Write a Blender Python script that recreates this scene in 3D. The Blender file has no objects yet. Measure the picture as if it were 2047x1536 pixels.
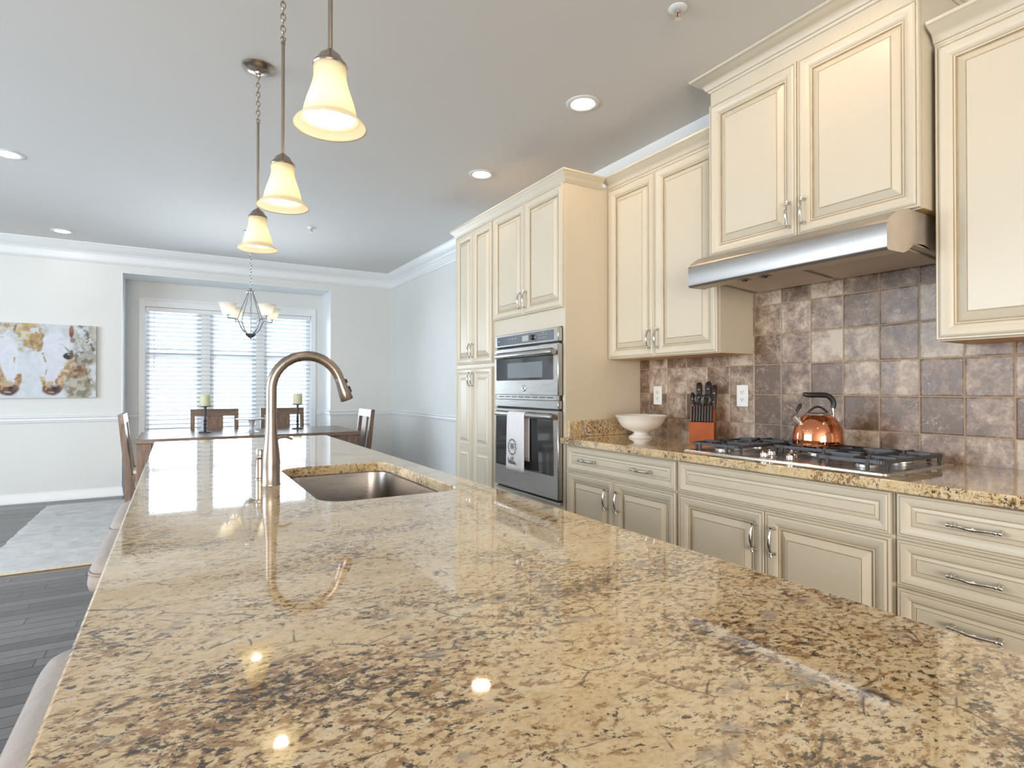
import bpy, bmesh, math, random
import numpy as np
from mathutils import Vector, Matrix, Euler
R = math.radians
PI = math.pi
random.seed(7)
SC = bpy.context.scene
COL = SC.collection

# ------------------------------------------------------------------ camera, world, light, exposure
cd = bpy.data.cameras.new('camera')
cam = bpy.data.objects.new('camera', cd)
COL.objects.link(cam)
cam.location = (0, 0, 1.2)
cam.rotation_euler = Euler((R(90.40), 0, R(-30.73)), 'XYZ')
cd.sensor_fit = 'HORIZONTAL'
cd.sensor_width = 36.0
cd.lens = 36.0 * 1130.2 / 2047.0
cd.clip_start = 0.02
SC.camera = cam

vs = SC.view_settings
vs.view_transform = 'Standard'
vs.look = 'None'
vs.exposure = -0.08
vs.gamma = 1.0
vs.use_curve_mapping = False
SC.cycles.max_bounces = 12
SC.cycles.diffuse_bounces = 6
SC.cycles.glossy_bounces = 6
SC.cycles.transmission_bounces = 8
SC.cycles.sample_clamp_indirect = 6.0
SC.cycles.caustics_reflective = False
SC.cycles.caustics_refractive = False
SC.cycles.blur_glossy = 0.5

w = bpy.data.worlds.new('sky')
SC.world = w
w.use_nodes = True
bg = w.node_tree.nodes['Background']
bg.inputs[0].default_value = (0.80, 0.90, 1.0, 1)
bg.inputs[1].default_value = 3.0


def area(name, loc, rot, sx, sy, power, color, spread=180, shape='RECTANGLE'):
    l = bpy.data.lights.new(name, 'AREA')
    l.shape = shape
    l.size = sx
    l.size_y = sy
    l.energy = power
    l.color = color
    l.spread = R(spread)
    o = bpy.data.objects.new(name, l)
    o.location = loc
    o.rotation_euler = rot
    COL.objects.link(o)
    return o


COOL = (0.76, 0.88, 1.0)
# daylight standing outside the bay and left windows, then a warm fill
area('daylight_bay', (0.64, 8.75, 1.45), (R(-90), 0, 0), 2.4, 2.0, 190, COOL)
area('daylight_left', (-4.75, 3.4, 1.75), (0, R(-90), 0), 1.9, 4.6, 260, (0.74, 0.87, 1.0))
area('warm_fill_behind', (-2.0, -4.45, 1.25), (R(90), 0, 0), 4.0, 2.1, 330, (1.0, 0.85, 0.68))  # added warm fill, stands in for unseen room lamps behind the camera

# ------------------------------------------------------------------ material helpers
MATS = {}


def newmat(name):
    m = bpy.data.materials.new(name)
    m.use_nodes = True
    MATS[name] = m
    nt = m.node_tree
    return m, nt, nt.nodes['Principled BSDF']


def N(nt, t, **kw):
    n = nt.nodes.new(t)
    for k, v in kw.items():
        if k.startswith('i_'):
            n.inputs[k[2:].replace('_', ' ')].default_value = v
        elif k.startswith('n') and k[1:].isdigit():
            n.inputs[int(k[1:])].default_value = v
        else:
            setattr(n, k, v)
    return n


def L(nt, a, b):
    nt.links.new(a, b)


def ramp(nt, fac, stops, interp='LINEAR'):
    n = nt.nodes.new('ShaderNodeValToRGB')
    cr = n.color_ramp
    cr.interpolation = interp
    while len(cr.elements) < len(stops):
        cr.elements.new(0.5)
    for e, (p, c) in zip(cr.elements, stops):
        e.position = p
        e.color = (c[0], c[1], c[2], 1) if hasattr(c, '__len__') else (c, c, c, 1)
    L(nt, fac, n.inputs[0])
    return n.outputs[0]


def mixc(nt, fac, a, b, mode='MIX'):
    n = nt.nodes.new('ShaderNodeMix')
    n.data_type = 'RGBA'
    n.blend_type = mode
    for sock, v in ((n.inputs[0], fac), (n.inputs[6], a), (n.inputs[7], b)):
        if isinstance(v, (int, float)):
            sock.default_value = v if sock.type == 'VALUE' else (v, v, v, 1)
        elif isinstance(v, (tuple, list)):
            sock.default_value = (v[0], v[1], v[2], 1)
        else:
            L(nt, v, sock)
    return n.outputs[2]


def math_(nt, op, a, b=None, c=None):
    n = nt.nodes.new('ShaderNodeMath')
    n.operation = op
    for i, v in enumerate((a, b, c)):
        if v is None:
            continue
        if isinstance(v, (int, float)):
            n.inputs[i].default_value = v
        else:
            L(nt, v, n.inputs[i])
    return n.outputs[0]


def coord(nt, scale=(1, 1, 1), kind='Object'):
    tc = nt.nodes.new('ShaderNodeTexCoord')
    mp = nt.nodes.new('ShaderNodeMapping')
    mp.inputs['Scale'].default_value = scale
    L(nt, tc.outputs[kind], mp.inputs[0])
    return mp.outputs[0]


def worldpos(nt):
    g = nt.nodes.new('ShaderNodeNewGeometry')
    return g.outputs['Position']


def noise(nt, vec, scale, detail=3, rough=0.5, dist=0.0):
    n = N(nt, 'ShaderNodeTexNoise')
    n.inputs['Scale'].default_value = scale
    n.inputs['Detail'].default_value = detail
    n.inputs['Roughness'].default_value = rough
    n.inputs['Distortion'].default_value = dist
    L(nt, vec, n.inputs['Vector'])
    return n.outputs[0]


def bump(nt, h, strength, dist, bsdf):
    b = N(nt, 'ShaderNodeBump')
    b.inputs['Strength'].default_value = strength
    b.inputs['Distance'].default_value = dist
    L(nt, h, b.inputs['Height'])
    L(nt, b.outputs[0], bsdf.inputs['Normal'])


def simple(name, col, rough=0.5, metal=0.0, vary=0.0, vscale=6.0, coat=0.0, bmp=0.0, bscale=60, spec=0.5):
    m, nt, b = newmat(name)
    b.inputs['Base Color'].default_value = (*col, 1)
    b.inputs['Roughness'].default_value = rough
    b.inputs['Metallic'].default_value = metal
    b.inputs['Specular IOR Level'].default_value = spec
    if coat:
        b.inputs['Coat Weight'].default_value = coat
        b.inputs['Coat Roughness'].default_value = 0.06
    if vary or bmp:
        v = coord(nt)
        if vary:
            n = noise(nt, v, vscale, 4)
            c0 = tuple(max(0, x * (1 - vary)) for x in col)
            c1 = tuple(min(1, x * (1 + vary)) for x in col)
            L(nt, ramp(nt, n, [(0.3, c0), (0.7, c1)]), b.inputs['Base Color'])
        if bmp:
            bump(nt, noise(nt, v, bscale, 3), bmp, 0.002, b)
    return m


def brushed(name, col, rough, axis_scale, metal=1.0):
    m, nt, b = newmat(name)
    v = coord(nt, axis_scale)
    n = noise(nt, v, 3.0, 5, 0.6)
    b.inputs['Metallic'].default_value = metal
    c0 = tuple(x * 0.9 for x in col)
    L(nt, ramp(nt, n, [(0.3, c0), (0.7, col)]), b.inputs['Base Color'])
    L(nt, ramp(nt, n, [(0.3, rough * 0.85), (0.7, rough * 1.2)]), b.inputs['Roughness'])
    return m


def emit(name, col, strength):
    m, nt, b = newmat(name)
    b.inputs['Base Color'].default_value = (0.8, 0.8, 0.8, 1)
    b.inputs['Emission Color'].default_value = (*col, 1)
    b.inputs['Emission Strength'].default_value = strength
    return m


# ------------------------------------------------------------------ materials
M_wall = simple('wall_paint', (0.69, 0.70, 0.685), 0.6, vary=0.015, vscale=2, bmp=0.08, bscale=250)
M_ceil = simple('ceiling_paint', (0.72, 0.71, 0.695), 0.7, vary=0.01, vscale=2, bmp=0.06, bscale=200)
M_trim = simple('white_trim_paint', (0.78, 0.80, 0.81), 0.35, vary=0.01)
M_cream = simple('cream_cabinet_paint', (0.63, 0.565, 0.45), 0.34, vary=0.015, vscale=3)
M_glaze = simple('tan_glaze', (0.40, 0.31, 0.19), 0.45, vary=0.12, vscale=20)
M_maple = simple('maple_underside', (0.60, 0.36, 0.15), 0.45, vary=0.1, vscale=12)
M_steel = brushed('brushed_steel', (0.66, 0.65, 0.63), 0.27, (4, 4, 220))
M_steelh = brushed('brushed_steel_sideways', (0.58, 0.57, 0.55), 0.29, (200, 2, 200))
M_sink = brushed('sink_steel', (0.40, 0.365, 0.335), 0.3, (6, 120, 120))
M_nickel = brushed('brushed_nickel', (0.34, 0.295, 0.265), 0.30, (60, 60, 3))
M_hood = brushed('satin_hood_steel', (0.46, 0.44, 0.42), 0.38, (200, 2, 200))
M_pan = brushed('hood_pan_steel', (0.66, 0.58, 0.50), 0.55, (4, 30, 4), 0.55)
M_bronze = simple('antique_nickel', (0.42, 0.36, 0.30), 0.24, 1.0, vary=0.08, vscale=8)
M_chrome = simple('satin_chrome_pull', (0.66, 0.63, 0.60), 0.14, 1.0, vary=0.05)
M_silver = simple('chandelier_nickel', (0.36, 0.37, 0.385), 0.25, 1.0, vary=0.05)
M_copper = simple('polished_copper', (0.80, 0.31, 0.165), 0.06, 1.0, vary=0.03, vscale=5)
M_black = simple('black_plastic', (0.018, 0.018, 0.02), 0.38, vary=0.2, bmp=0.1)
M_iron = simple('cast_iron', (0.055, 0.055, 0.06), 0.42, 0.2, vary=0.2, vscale=30, bmp=0.2, bscale=300)
M_dark = simple('dark_recess', (0.02, 0.02, 0.022), 0.7, vary=0.1)
M_darkmetal = simple('wrought_iron', (0.05, 0.06, 0.075), 0.45, 0.5, vary=0.1)
M_ceramic = simple('white_ceramic', (0.78, 0.75, 0.69), 0.15, vary=0.02, coat=0.4)
M_plate = simple('white_outlet_plastic', (0.80, 0.79, 0.76), 0.3, vary=0.01)
M_cherry = simple('cherry_wood', (0.37, 0.08, 0.014), 0.35, vary=0.18, vscale=14)
M_candle = simple('cream_wax', (0.62, 0.62, 0.42), 0.5, vary=0.04)
M_fabric = simple('taupe_upholstery', (0.33, 0.285, 0.26), 0.8, vary=0.08, vscale=40, bmp=0.3, bscale=500)
M_seat = simple('cream_seat_fabric', (0.62, 0.54, 0.42), 0.8, vary=0.06, vscale=30, bmp=0.2, bscale=400)
M_binding = simple('tan_rug_binding', (0.58, 0.44, 0.26), 0.8, vary=0.1, vscale=60)
M_towel = simple('white_cotton', (0.76, 0.74, 0.75), 0.9, vary=0.03, vscale=40, bmp=0.3, bscale=700)
M_ink = simple('charcoal_print', (0.10, 0.11, 0.13), 0.8, vary=0.1)
M_badge = simple('silver_badge', (0.75, 0.77, 0.80), 0.2, 0.9, vary=0.03)
M_panelgrey = simple('grey_glass_panel', (0.13, 0.15, 0.17), 0.08, vary=0.05, coat=0.5)
M_lcd = simple('grey_display', (0.42, 0.44, 0.42), 0.25, vary=0.03)
M_mark = simple('pale_legend_print', (0.55, 0.58, 0.6), 0.5, vary=0.02)
M_ovenglass = simple('dark_oven_glass', (0.035, 0.037, 0.04), 0.05, vary=0.1, coat=0.6, spec=0.8)
M_screen = simple('microwave_window_screen', (0.19, 0.22, 0.24), 0.12, vary=0.05, coat=0.5)
M_rivet = simple('rivet_steel', (0.75, 0.74, 0.72), 0.3, 1.0, vary=0.03)
M_knife = simple('black_knife_handle', (0.022, 0.014, 0.013), 0.32, vary=0.3)
M_blade = simple('knife_tang_steel', (0.6, 0.6, 0.6), 0.3, 1.0, vary=0.05)
M_bulb = emit('lit_bulb', (1.0, 0.87, 0.66), 38.0)
M_lens = emit('lit_can_lens', (1.0, 0.70, 0.42), 65.0)
M_lens2 = emit('lit_can_lens_dim', (1.0, 0.92, 0.80), 35.0)

# blinds: thin white slats that let some daylight through
m, nt, b = newmat('white_slat')
b.inputs['Base Color'].default_value = (0.70, 0.73, 0.77, 1)
b.inputs['Roughness'].default_value = 0.4
tr = N(nt, 'ShaderNodeBsdfTranslucent')
L(nt, ramp(nt, noise(nt, coord(nt), 3, 2), [(0.3, (0.82, 0.86, 0.9)), (0.7, (0.86, 0.9, 0.93))]), tr.inputs[0])
mx = N(nt, 'ShaderNodeMixShader')
mx.inputs[0].default_value = 0.10
out = nt.nodes['Material Output']
L(nt, b.outputs[0], mx.inputs[1])
L(nt, tr.outputs[0], mx.inputs[2])
L(nt, mx.outputs[0], out.inputs[0])
M_slat = m


def glass_shade(name, c0, c1, k):
    m, nt, b = newmat(name)
    v = coord(nt)
    col = ramp(nt, noise(nt, v, 9, 4, 0.6, 1.0), [(0.3, c0), (0.7, c1)])
    L(nt, col, b.inputs['Base Color'])
    b.inputs['Roughness'].default_value = 0.25
    t = N(nt, 'ShaderNodeBsdfTranslucent')
    L(nt, col, t.inputs[0])
    mx = N(nt, 'ShaderNodeMixShader')
    mx.inputs[0].default_value = k
    L(nt, b.outputs[0], mx.inputs[1])
    L(nt, t.outputs[0], mx.inputs[2])
    L(nt, mx.outputs[0], nt.nodes['Material Output'].inputs[0])
    return m


M_shade = glass_shade('amber_alabaster_glass', (0.94, 0.87, 0.68), (0.97, 0.93, 0.80), 0.6)
M_shade2 = glass_shade('white_frosted_glass', (0.95, 0.92, 0.85), (0.97, 0.95, 0.90), 0.6)

# window glass
m, nt, b = newmat('window_glass')
gl = N(nt, 'ShaderNodeBsdfGlossy')
gl.inputs['Roughness'].default_value = 0.02
tp = N(nt, 'ShaderNodeBsdfTransparent')
fr = N(nt, 'ShaderNodeFresnel')
fr.inputs[0].default_value = 1.45
mx = N(nt, 'ShaderNodeMixShader')
L(nt, fr.outputs[0], mx.inputs[0])
L(nt, tp.outputs[0], mx.inputs[1])
L(nt, gl.outputs[0], mx.inputs[2])
L(nt, mx.outputs[0], nt.nodes['Material Output'].inputs[0])
M_glass = m

# granite
m, nt, b = newmat('golden_granite')
P = worldpos(nt)
vm = N(nt, 'ShaderNodeMapping')
vm.inputs['Rotation'].default_value = (0, 0, R(35))
vm.inputs['Scale'].default_value = (1.0, 1.55, 1.2)
L(nt, P, vm.inputs[0])
V = vm.outputs[0]
wn = N(nt, 'ShaderNodeTexNoise')
wn.inputs['Scale'].default_value = 7
wn.inputs['Detail'].default_value = 3
L(nt, V, wn.inputs['Vector'])
sub = N(nt, 'ShaderNodeVectorMath', operation='MULTIPLY_ADD')
sub.inputs[1].default_value = (0.03, 0.03, 0.03)
L(nt, wn.outputs['Color'], sub.inputs[0])
L(nt, V, sub.inputs[2])
W = sub.outputs[0]
base = ramp(nt, noise(nt, W, 16, 6, 0.62, 0.2),
            [(0.25, (0.46, 0.29, 0.12)), (0.42, (0.60, 0.41, 0.19)), (0.56, (0.64, 0.48, 0.27)), (0.74, (0.70, 0.60, 0.44))])
fine = noise(nt, W, 120, 3, 0.6)
base = mixc(nt, 0.35, base, ramp(nt, fine, [(0.3, (0.42, 0.31, 0.16)), (0.6, (0.78, 0.68, 0.50))]))
bign = noise(nt, V, 3.6, 4, 0.6, 0.4)
spg = N(nt, 'ShaderNodeSeparateXYZ')
L(nt, P, spg.inputs[0])
grad = ramp(nt, spg.outputs[1], [(0.55, 0.085), (1.0, 0.0)])
big = math_(nt, 'ADD', bign, grad)
b1 = noise(nt, W, 62, 8, 0.72, 0.15)
t1 = math_(nt, 'ADD', b1, math_(nt, 'MULTIPLY', math_(nt, 'SUBTRACT', big, 0.5), 0.42))
mask1 = ramp(nt, t1, [(0.535, 0), (0.595, 1)])
col = mixc(nt, mask1, base, ramp(nt, fine, [(0.3, (0.24, 0.125, 0.05)), (0.7, (0.42, 0.27, 0.13))]))
b2 = noise(nt, W, 84, 7, 0.70, 0.1)
t2 = math_(nt, 'ADD', b2, math_(nt, 'MULTIPLY', math_(nt, 'SUBTRACT', big, 0.5), 0.38))
mask2 = ramp(nt, t2, [(0.575, 0), (0.625, .95)])
col = mixc(nt, mask2, col, (0.035, 0.026, 0.022))
vo = N(nt, 'ShaderNodeTexVoronoi', feature='DISTANCE_TO_EDGE')
vo.inputs['Scale'].default_value = 13
L(nt, W, vo.inputs['Vector'])
crk = ramp(nt, vo.outputs[0], [(0.0, 1), (0.028, 0)])
crm = ramp(nt, noise(nt, V, 15, 3), [(0.53, 0), (0.60, 1)])
col = mixc(nt, math_(nt, 'MULTIPLY', crk, crm), col, (0.075, 0.05, 0.04))
gm = ramp(nt, noise(nt, V, 11, 4, 0.6), [(0.60, 0), (0.68, 0.7)])
col = mixc(nt, gm, col, (0.30, 0.26, 0.22))
L(nt, col, b.inputs['Base Color'])
b.inputs['Roughness'].default_value = 0.04
b.inputs['IOR'].default_value = 1.55
L(nt, ramp(nt, b1, [(0.3, 0.03), (0.7, 0.055)]), b.inputs['Roughness'])
b.inputs['Coat Weight'].default_value = 0.5
b.inputs['Coat Roughness'].default_value = 0.02
M_granite = m

# slate look wall tile
m, nt, b = newmat('slate_wall_tile')
P = worldpos(nt)
sep = N(nt, 'ShaderNodeSeparateXYZ')
L(nt, P, sep.inputs[0])
PT = 0.157
ty = math_(nt, 'DIVIDE', math_(nt, 'SUBTRACT', sep.outputs[1], 1.163), PT)
tz = math_(nt, 'DIVIDE', math_(nt, 'SUBTRACT', sep.outputs[2], 1.165), PT)
iy, iz = math_(nt, 'FLOOR', ty), math_(nt, 'FLOOR', tz)
fy, fz = math_(nt, 'FRACT', ty), math_(nt, 'FRACT', tz)
cmb = N(nt, 'ShaderNodeCombineXYZ')
L(nt, iy, cmb.inputs[0])
L(nt, iz, cmb.inputs[1])
wnz = N(nt, 'ShaderNodeTexWhiteNoise', noise_dimensions='3D')
L(nt, cmb.outputs[0], wnz.inputs[0])
off = N(nt, 'ShaderNodeVectorMath', operation='MULTIPLY_ADD')
off.inputs[1].default_value = (7, 7, 7)
L(nt, wnz.outputs['Color'], off.inputs[0])
L(nt, P, off.inputs[2])
TV = off.outputs[0]
cl = noise(nt, TV, 13, 7, 0.70, 0.25)
fi = noise(nt, TV, 75, 5, 0.7, 0.1)
s1 = math_(nt, 'ADD', math_(nt, 'MULTIPLY', cl, 0.75), math_(nt, 'MULTIPLY', fi, 0.25))
s1 = math_(nt, 'ADD', s1, math_(nt, 'MULTIPLY', math_(nt, 'SUBTRACT', wnz.outputs[0], 0.5), 0.24))
tc = ramp(nt, s1, [(0.38, (0.135, 0.079, 0.047)), (0.465, (0.230, 0.150, 0.105)), (0.545, (0.375, 0.270, 0.195)), (0.64, (0.55, 0.45, 0.35))])
ve = N(nt, 'ShaderNodeTexNoise', noise_dimensions='3D')
ve.inputs['Scale'].default_value = 15
ve.inputs['Detail'].default_value = 4
ve.inputs['Distortion'].default_value = 1.6
L(nt, TV, ve.inputs['Vector'])
vd = math_(nt, 'ABSOLUTE', math_(nt, 'SUBTRACT', ve.outputs[0], 0.5))
vmk = math_(nt, 'MULTIPLY', ramp(nt, vd, [(0.0, 1), (0.012, 0)]), ramp(nt, noise(nt, TV, 9, 2), [(0.50, 0), (0.62, 0.8)]))
tc = mixc(nt, vmk, tc, (0.52, 0.46, 0.41))
dy = math_(nt, 'MINIMUM', fy, math_(nt, 'SUBTRACT', 1.0, fy))
dz = math_(nt, 'MINIMUM', fz, math_(nt, 'SUBTRACT', 1.0, fz))
dmin = math_(nt, 'MINIMUM', dy, dz)
gr = ramp(nt, dmin, [(0.013, 1), (0.02, 0)])
tc = mixc(nt, gr, tc, (0.36, 0.265, 0.18))
L(nt, tc, b.inputs['Base Color'])
L(nt, mixc(nt, gr, ramp(nt, cl, [(0.35, 0.30), (0.65, 0.42)]), 0.8), b.inputs['Roughness'])
hh = math_(nt, 'ADD', ramp(nt, dmin, [(0.008, 0), (0.045, 1)]), math_(nt, 'MULTIPLY', fi, 0.25))
bump(nt, hh, 0.5, 0.003, b)
M_tile = m

# dark plank floor, boards along X
m, nt, b = newmat('dark_plank_floor')
P = worldpos(nt)
sep = N(nt, 'ShaderNodeSeparateXYZ')
L(nt, P, sep.inputs[0])
py = math_(nt, 'DIVIDE', sep.outputs[1], 0.085)
ip = math_(nt, 'FLOOR', py)
fp = math_(nt, 'FRACT', py)
w1 = N(nt, 'ShaderNodeTexWhiteNoise', noise_dimensions='1D')
L(nt, ip, w1.inputs['W'])
px = math_(nt, 'ADD', math_(nt, 'DIVIDE', sep.outputs[0], 1.3), math_(nt, 'MULTIPLY', w1.outputs[0], 13.0))
ix, fx = math_(nt, 'FLOOR', px), math_(nt, 'FRACT', px)
cmb = N(nt, 'ShaderNodeCombineXYZ')
L(nt, ip, cmb.inputs[0])
L(nt, ix, cmb.inputs[1])
w2 = N(nt, 'ShaderNodeTexWhiteNoise', noise_dimensions='3D')
L(nt, cmb.outputs[0], w2.inputs[0])
mp = N(nt, 'ShaderNodeMapping')
mp.inputs['Scale'].default_value = (1.6, 26, 1)
L(nt, P, mp.inputs[0])
gn = noise(nt, mp.outputs[0], 2.0, 6, 0.65, 0.6)
v = math_(nt, 'ADD', math_(nt, 'MULTIPLY', gn, 0.6), math_(nt, 'MULTIPLY', w2.outputs[0], 0.4))
fc = ramp(nt, v, [(0.25, (0.075, 0.072, 0.074)), (0.75, (0.180, 0.170, 0.168))])
ed = math_(nt, 'MINIMUM', fp, math_(nt, 'SUBTRACT', 1.0, fp))
ex = math_(nt, 'MINIMUM', fx, math_(nt, 'SUBTRACT', 1.0, fx))
g1 = math_(nt, 'MAXIMUM', ramp(nt, ed, [(0.018, 1), (0.045, 0)]), ramp(nt, ex, [(0.0012, 1), (0.003, 0)]))
fc = mixc(nt, g1, fc, (0.012, 0.011, 0.012))
L(nt, fc, b.inputs['Base Color'])
L(nt, ramp(nt, gn, [(0.3, 0.24), (0.7, 0.4)]), b.inputs['Roughness'])
bump(nt, math_(nt, 'SUBTRACT', math_(nt, 'MULTIPLY', gn, 0.25), g1), 0.35, 0.002, b)
M_floor = m

# weathered dining wood
m, nt, b = newmat('grey_brown_wood')
v = coord(nt, (3, 3, 30))
mp2 = coord(nt, (2, 22, 22))
n = noise(nt, mp2, 2.2, 6, 0.65, 0.8)
L(nt, ramp(nt, n, [(0.28, (0.085, 0.052, 0.038)), (0.5, (0.17, 0.115, 0.085)), (0.75, (0.29, 0.21, 0.16))]), b.inputs['Base Color'])
b.inputs['Roughness'].default_value = 0.28
bump(nt, n, 0.15, 0.002, b)
M_wood = m
m, nt, b = newmat('grey_brown_wood_upright')
mp2 = coord(nt, (22, 22, 2))
n = noise(nt, mp2, 2.2, 6, 0.65, 0.8)
L(nt, ramp(nt, n, [(0.28, (0.085, 0.050, 0.036)), (0.5, (0.18, 0.115, 0.08)), (0.75, (0.29, 0.20, 0.15))]), b.inputs['Base Color'])
b.inputs['Roughness'].default_value = 0.4
bump(nt, n, 0.2, 0.002, b)
M_woodv = m

# rug
m, nt, b = newmat('mottled_rug_pile')
v = coord(nt)
n1 = noise(nt, v, 5, 6, 0.7, 1.2)
n2 = noise(nt, coord(nt, (20, 90, 1)), 2, 4, 0.7)
L(nt, ramp(nt, math_(nt, 'ADD', math_(nt, 'MULTIPLY', n1, 0.7), math_(nt, 'MULTIPLY', n2, 0.3)),
           [(0.36, (0.44, 0.44, 0.44)), (0.5, (0.58, 0.58, 0.57)), (0.62, (0.68, 0.67, 0.65))]), b.inputs['Base Color'])
b.inputs['Roughness'].default_value = 0.95
bump(nt, n2, 0.6, 0.006, b)
M_rug = m

# canvas (colours come from a painted colour attribute)
m, nt, b = newmat('painted_canvas')
at = N(nt, 'ShaderNodeVertexColor')
at.layer_name = 'paint'
L(nt, at.outputs[0], b.inputs['Base Color'])
b.inputs['Roughness'].default_value = 0.65
bump(nt, noise(nt, coord(nt), 900, 2), 0.15, 0.001, b)
M_canvas = m


# ------------------------------------------------------------------ mesh helpers
ROOT = {}


class MB:
    def __init__(s):
        s.v, s.f, s.m = [], [], []

    def add(s, vs_, fs, mat=0):
        o = len(s.v)
        s.v += [tuple(p) for p in vs_]
        for f in fs:
            s.f.append([i + o for i in f])
            s.m.append(mat)
        return s

    def box(s, x0, x1, y0, y1, z0, z1, mat=0, bev=0.0):
        x0, x1 = min(x0, x1), max(x0, x1)
        y0, y1 = min(y0, y1), max(y0, y1)
        z0, z1 = min(z0, z1), max(z0, z1)
        if bev <= 0:
            vs_ = [(x, y, z) for x in (x0, x1) for y in (y0, y1) for z in (z0, z1)]
            fs = [(0, 1, 3, 2), (4, 6, 7, 5), (0, 4, 5, 1), (2, 3, 7, 6), (0, 2, 6, 4), (1, 5, 7, 3)]
            return s.add(vs_, fs, mat)
        b_ = min(bev, (x1 - x0) * .49, (y1 - y0) * .49, (z1 - z0) * .49)
        idx, vs_ = {}, []
        for i, sx in enumerate((x0, x1)):
            for j, sy in enumerate((y0, y1)):
                for k, sz in enumerate((z0, z1)):
                    ix_, iy_, iz_ = sx + (b_ if i == 0 else -b_), sy + (b_ if j == 0 else -b_), sz + (b_ if k == 0 else -b_)
                    for a, p in enumerate(((sx, iy_, iz_), (ix_, sy, iz_), (ix_, iy_, sz))):
                        idx[(i, j, k, a)] = len(vs_)
                        vs_.append(p)
        fs = []
        for i in (0, 1):
            fs.append([idx[(i, 0, 0, 0)], idx[(i, 0, 1, 0)], idx[(i, 1, 1, 0)], idx[(i, 1, 0, 0)]])
            fs.append([idx[(0, i, 0, 1)], idx[(0, i, 1, 1)], idx[(1, i, 1, 1)], idx[(1, i, 0, 1)]])
            fs.append([idx[(0, 0, i, 2)], idx[(0, 1, i, 2)], idx[(1, 1, i, 2)], idx[(1, 0, i, 2)]])
        for i in (0, 1):
            for j in (0, 1):
                fs.append([idx[(i, j, 0, 0)], idx[(i, j, 1, 0)], idx[(i, j, 1, 1)], idx[(i, j, 0, 1)]])
                fs.append([idx[(i, 0, j, 0)], idx[(i, 1, j, 0)], idx[(i, 1, j, 2)], idx[(i, 0, j, 2)]])
                fs.append([idx[(0, i, j, 1)], idx[(1, i, j, 1)], idx[(1, i, j, 2)], idx[(0, i, j, 2)]])
                for k in (0, 1):
                    fs.append([idx[(i, j, k, 0)], idx[(i, j, k, 1)], idx[(i, j, k, 2)]])
        return s.add(vs_, fs, mat)

    def loft(s, rings, mat=0, cap0=True, cap1=True, closed=True):
        n = len(rings[0])
        vs_ = [p for r in rings for p in r]
        fs = []
        for i in range(len(rings) - 1):
            for j in range(n if closed else n - 1):
                a, b_ = i * n + j, i * n + (j + 1) % n
                fs.append([a, b_, b_ + n, a + n])
        if cap0:
            fs.append(list(range(n))[::-1])
        if cap1:
            fs.append([(len(rings) - 1) * n + j for j in range(n)])
        return s.add(vs_, fs, mat)

    def tube(s, pts, r, n=10, mat=0, closed=False, flat=1.0):
        pts = [Vector(p) for p in pts]
        m_ = len(pts)
        rs = r if hasattr(r, '__len__') else [r] * m_
        rings, prev = [], None
        for i, p in enumerate(pts):
            if closed:
                t = pts[(i + 1) % m_] - pts[i - 1]
            else:
                t = pts[min(i + 1, m_ - 1)] - pts[max(i - 1, 0)]
            t.normalize()
            if prev is None:
                a = Vector((0, 0, 1)) if abs(t.z) < 0.9 else Vector((1, 0, 0))
                u = t.cross(a).normalized()
            else:
                u = (prev - t * prev.dot(t)).normalized()
            prev = u
            w_ = t.cross(u)
            rings.append([tuple(p + (u * math.cos(2 * PI * k / n) + w_ * math.sin(2 * PI * k / n) * flat) * rs[i]) for k in range(n)])
        if closed:
            rings.append(rings[0])
            return s.loft(rings, mat, False, False)
        return s.loft(rings, mat)

    def lathe(s, prof, c=(0, 0, 0), n=32, mat=0, M=None, hollow=False):
        if hollow:
            prof = list(prof) + [prof[0]]
        rings = []
        for r_, z in prof:
            r_ = max(r_, 1e-5)
            ring = [Vector((r_ * math.cos(2 * PI * k / n), r_ * math.sin(2 * PI * k / n), z)) for k in range(n)]
            if M is not None:
                ring = [M @ p for p in ring]
            rings.append([tuple(p + Vector(c)) for p in ring])
        return s.loft(rings, mat, not hollow, not hollow)

    def prism(s, poly, axis, a0, a1, mat=0):
        def P3(p, a):
            if axis == 'x':
                return (a, p[0], p[1])
            if axis == 'y':
                return (p[0], a, p[1])
            return (p[0], p[1], a)
        return s.loft([[P3(p, a0) for p in poly], [P3(p, a1) for p in poly]], mat)

    def sweep(s, path, prof, mat=0):
        """prof: closed polygon of (offset to the right of travel, z); path: xy points, mitred"""
        rings = []
        n = len(path)
        for i in range(n):
            p = Vector(path[i])
            d0 = (Vector(path[i]) - Vector(path[i - 1])).normalized() if i > 0 else None
            d1 = (Vector(path[i + 1]) - Vector(path[i])).normalized() if i < n - 1 else None
            n0 = Vector((d0.y, -d0.x)) if d0 else None
            n1 = Vector((d1.y, -d1.x)) if d1 else None
            if n0 is None:
                mi = n1
            elif n1 is None:
                mi = n0
            else:
                mi = (n0 + n1) / (1 + n0.dot(n1))
            rings.append([(p.x + mi.x * o, p.y + mi.y * o, z) for o, z in prof])
        return s.loft(rings, mat)

    def sphere(s, c, r, n=16, mat=0, sc=(1, 1, 1)):
        rings = []
        for i in range(n // 2 + 1):
            a = -PI / 2 + PI * i / (n // 2)
            rr = max(math.cos(a), 1e-4)
            rings.append([(c[0] + r * sc[0] * rr * math.cos(2 * PI * k / n), c[1] + r * sc[1] * rr * math.sin(2 * PI * k / n),
                           c[2] + r * sc[2] * math.sin(a)) for k in range(n)])
        return s.loft(rings, mat)

    def xform(s, M, start=0):
        for i in range(start, len(s.v)):
            s.v[i] = tuple(M @ Vector(s.v[i]))
        return s

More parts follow.
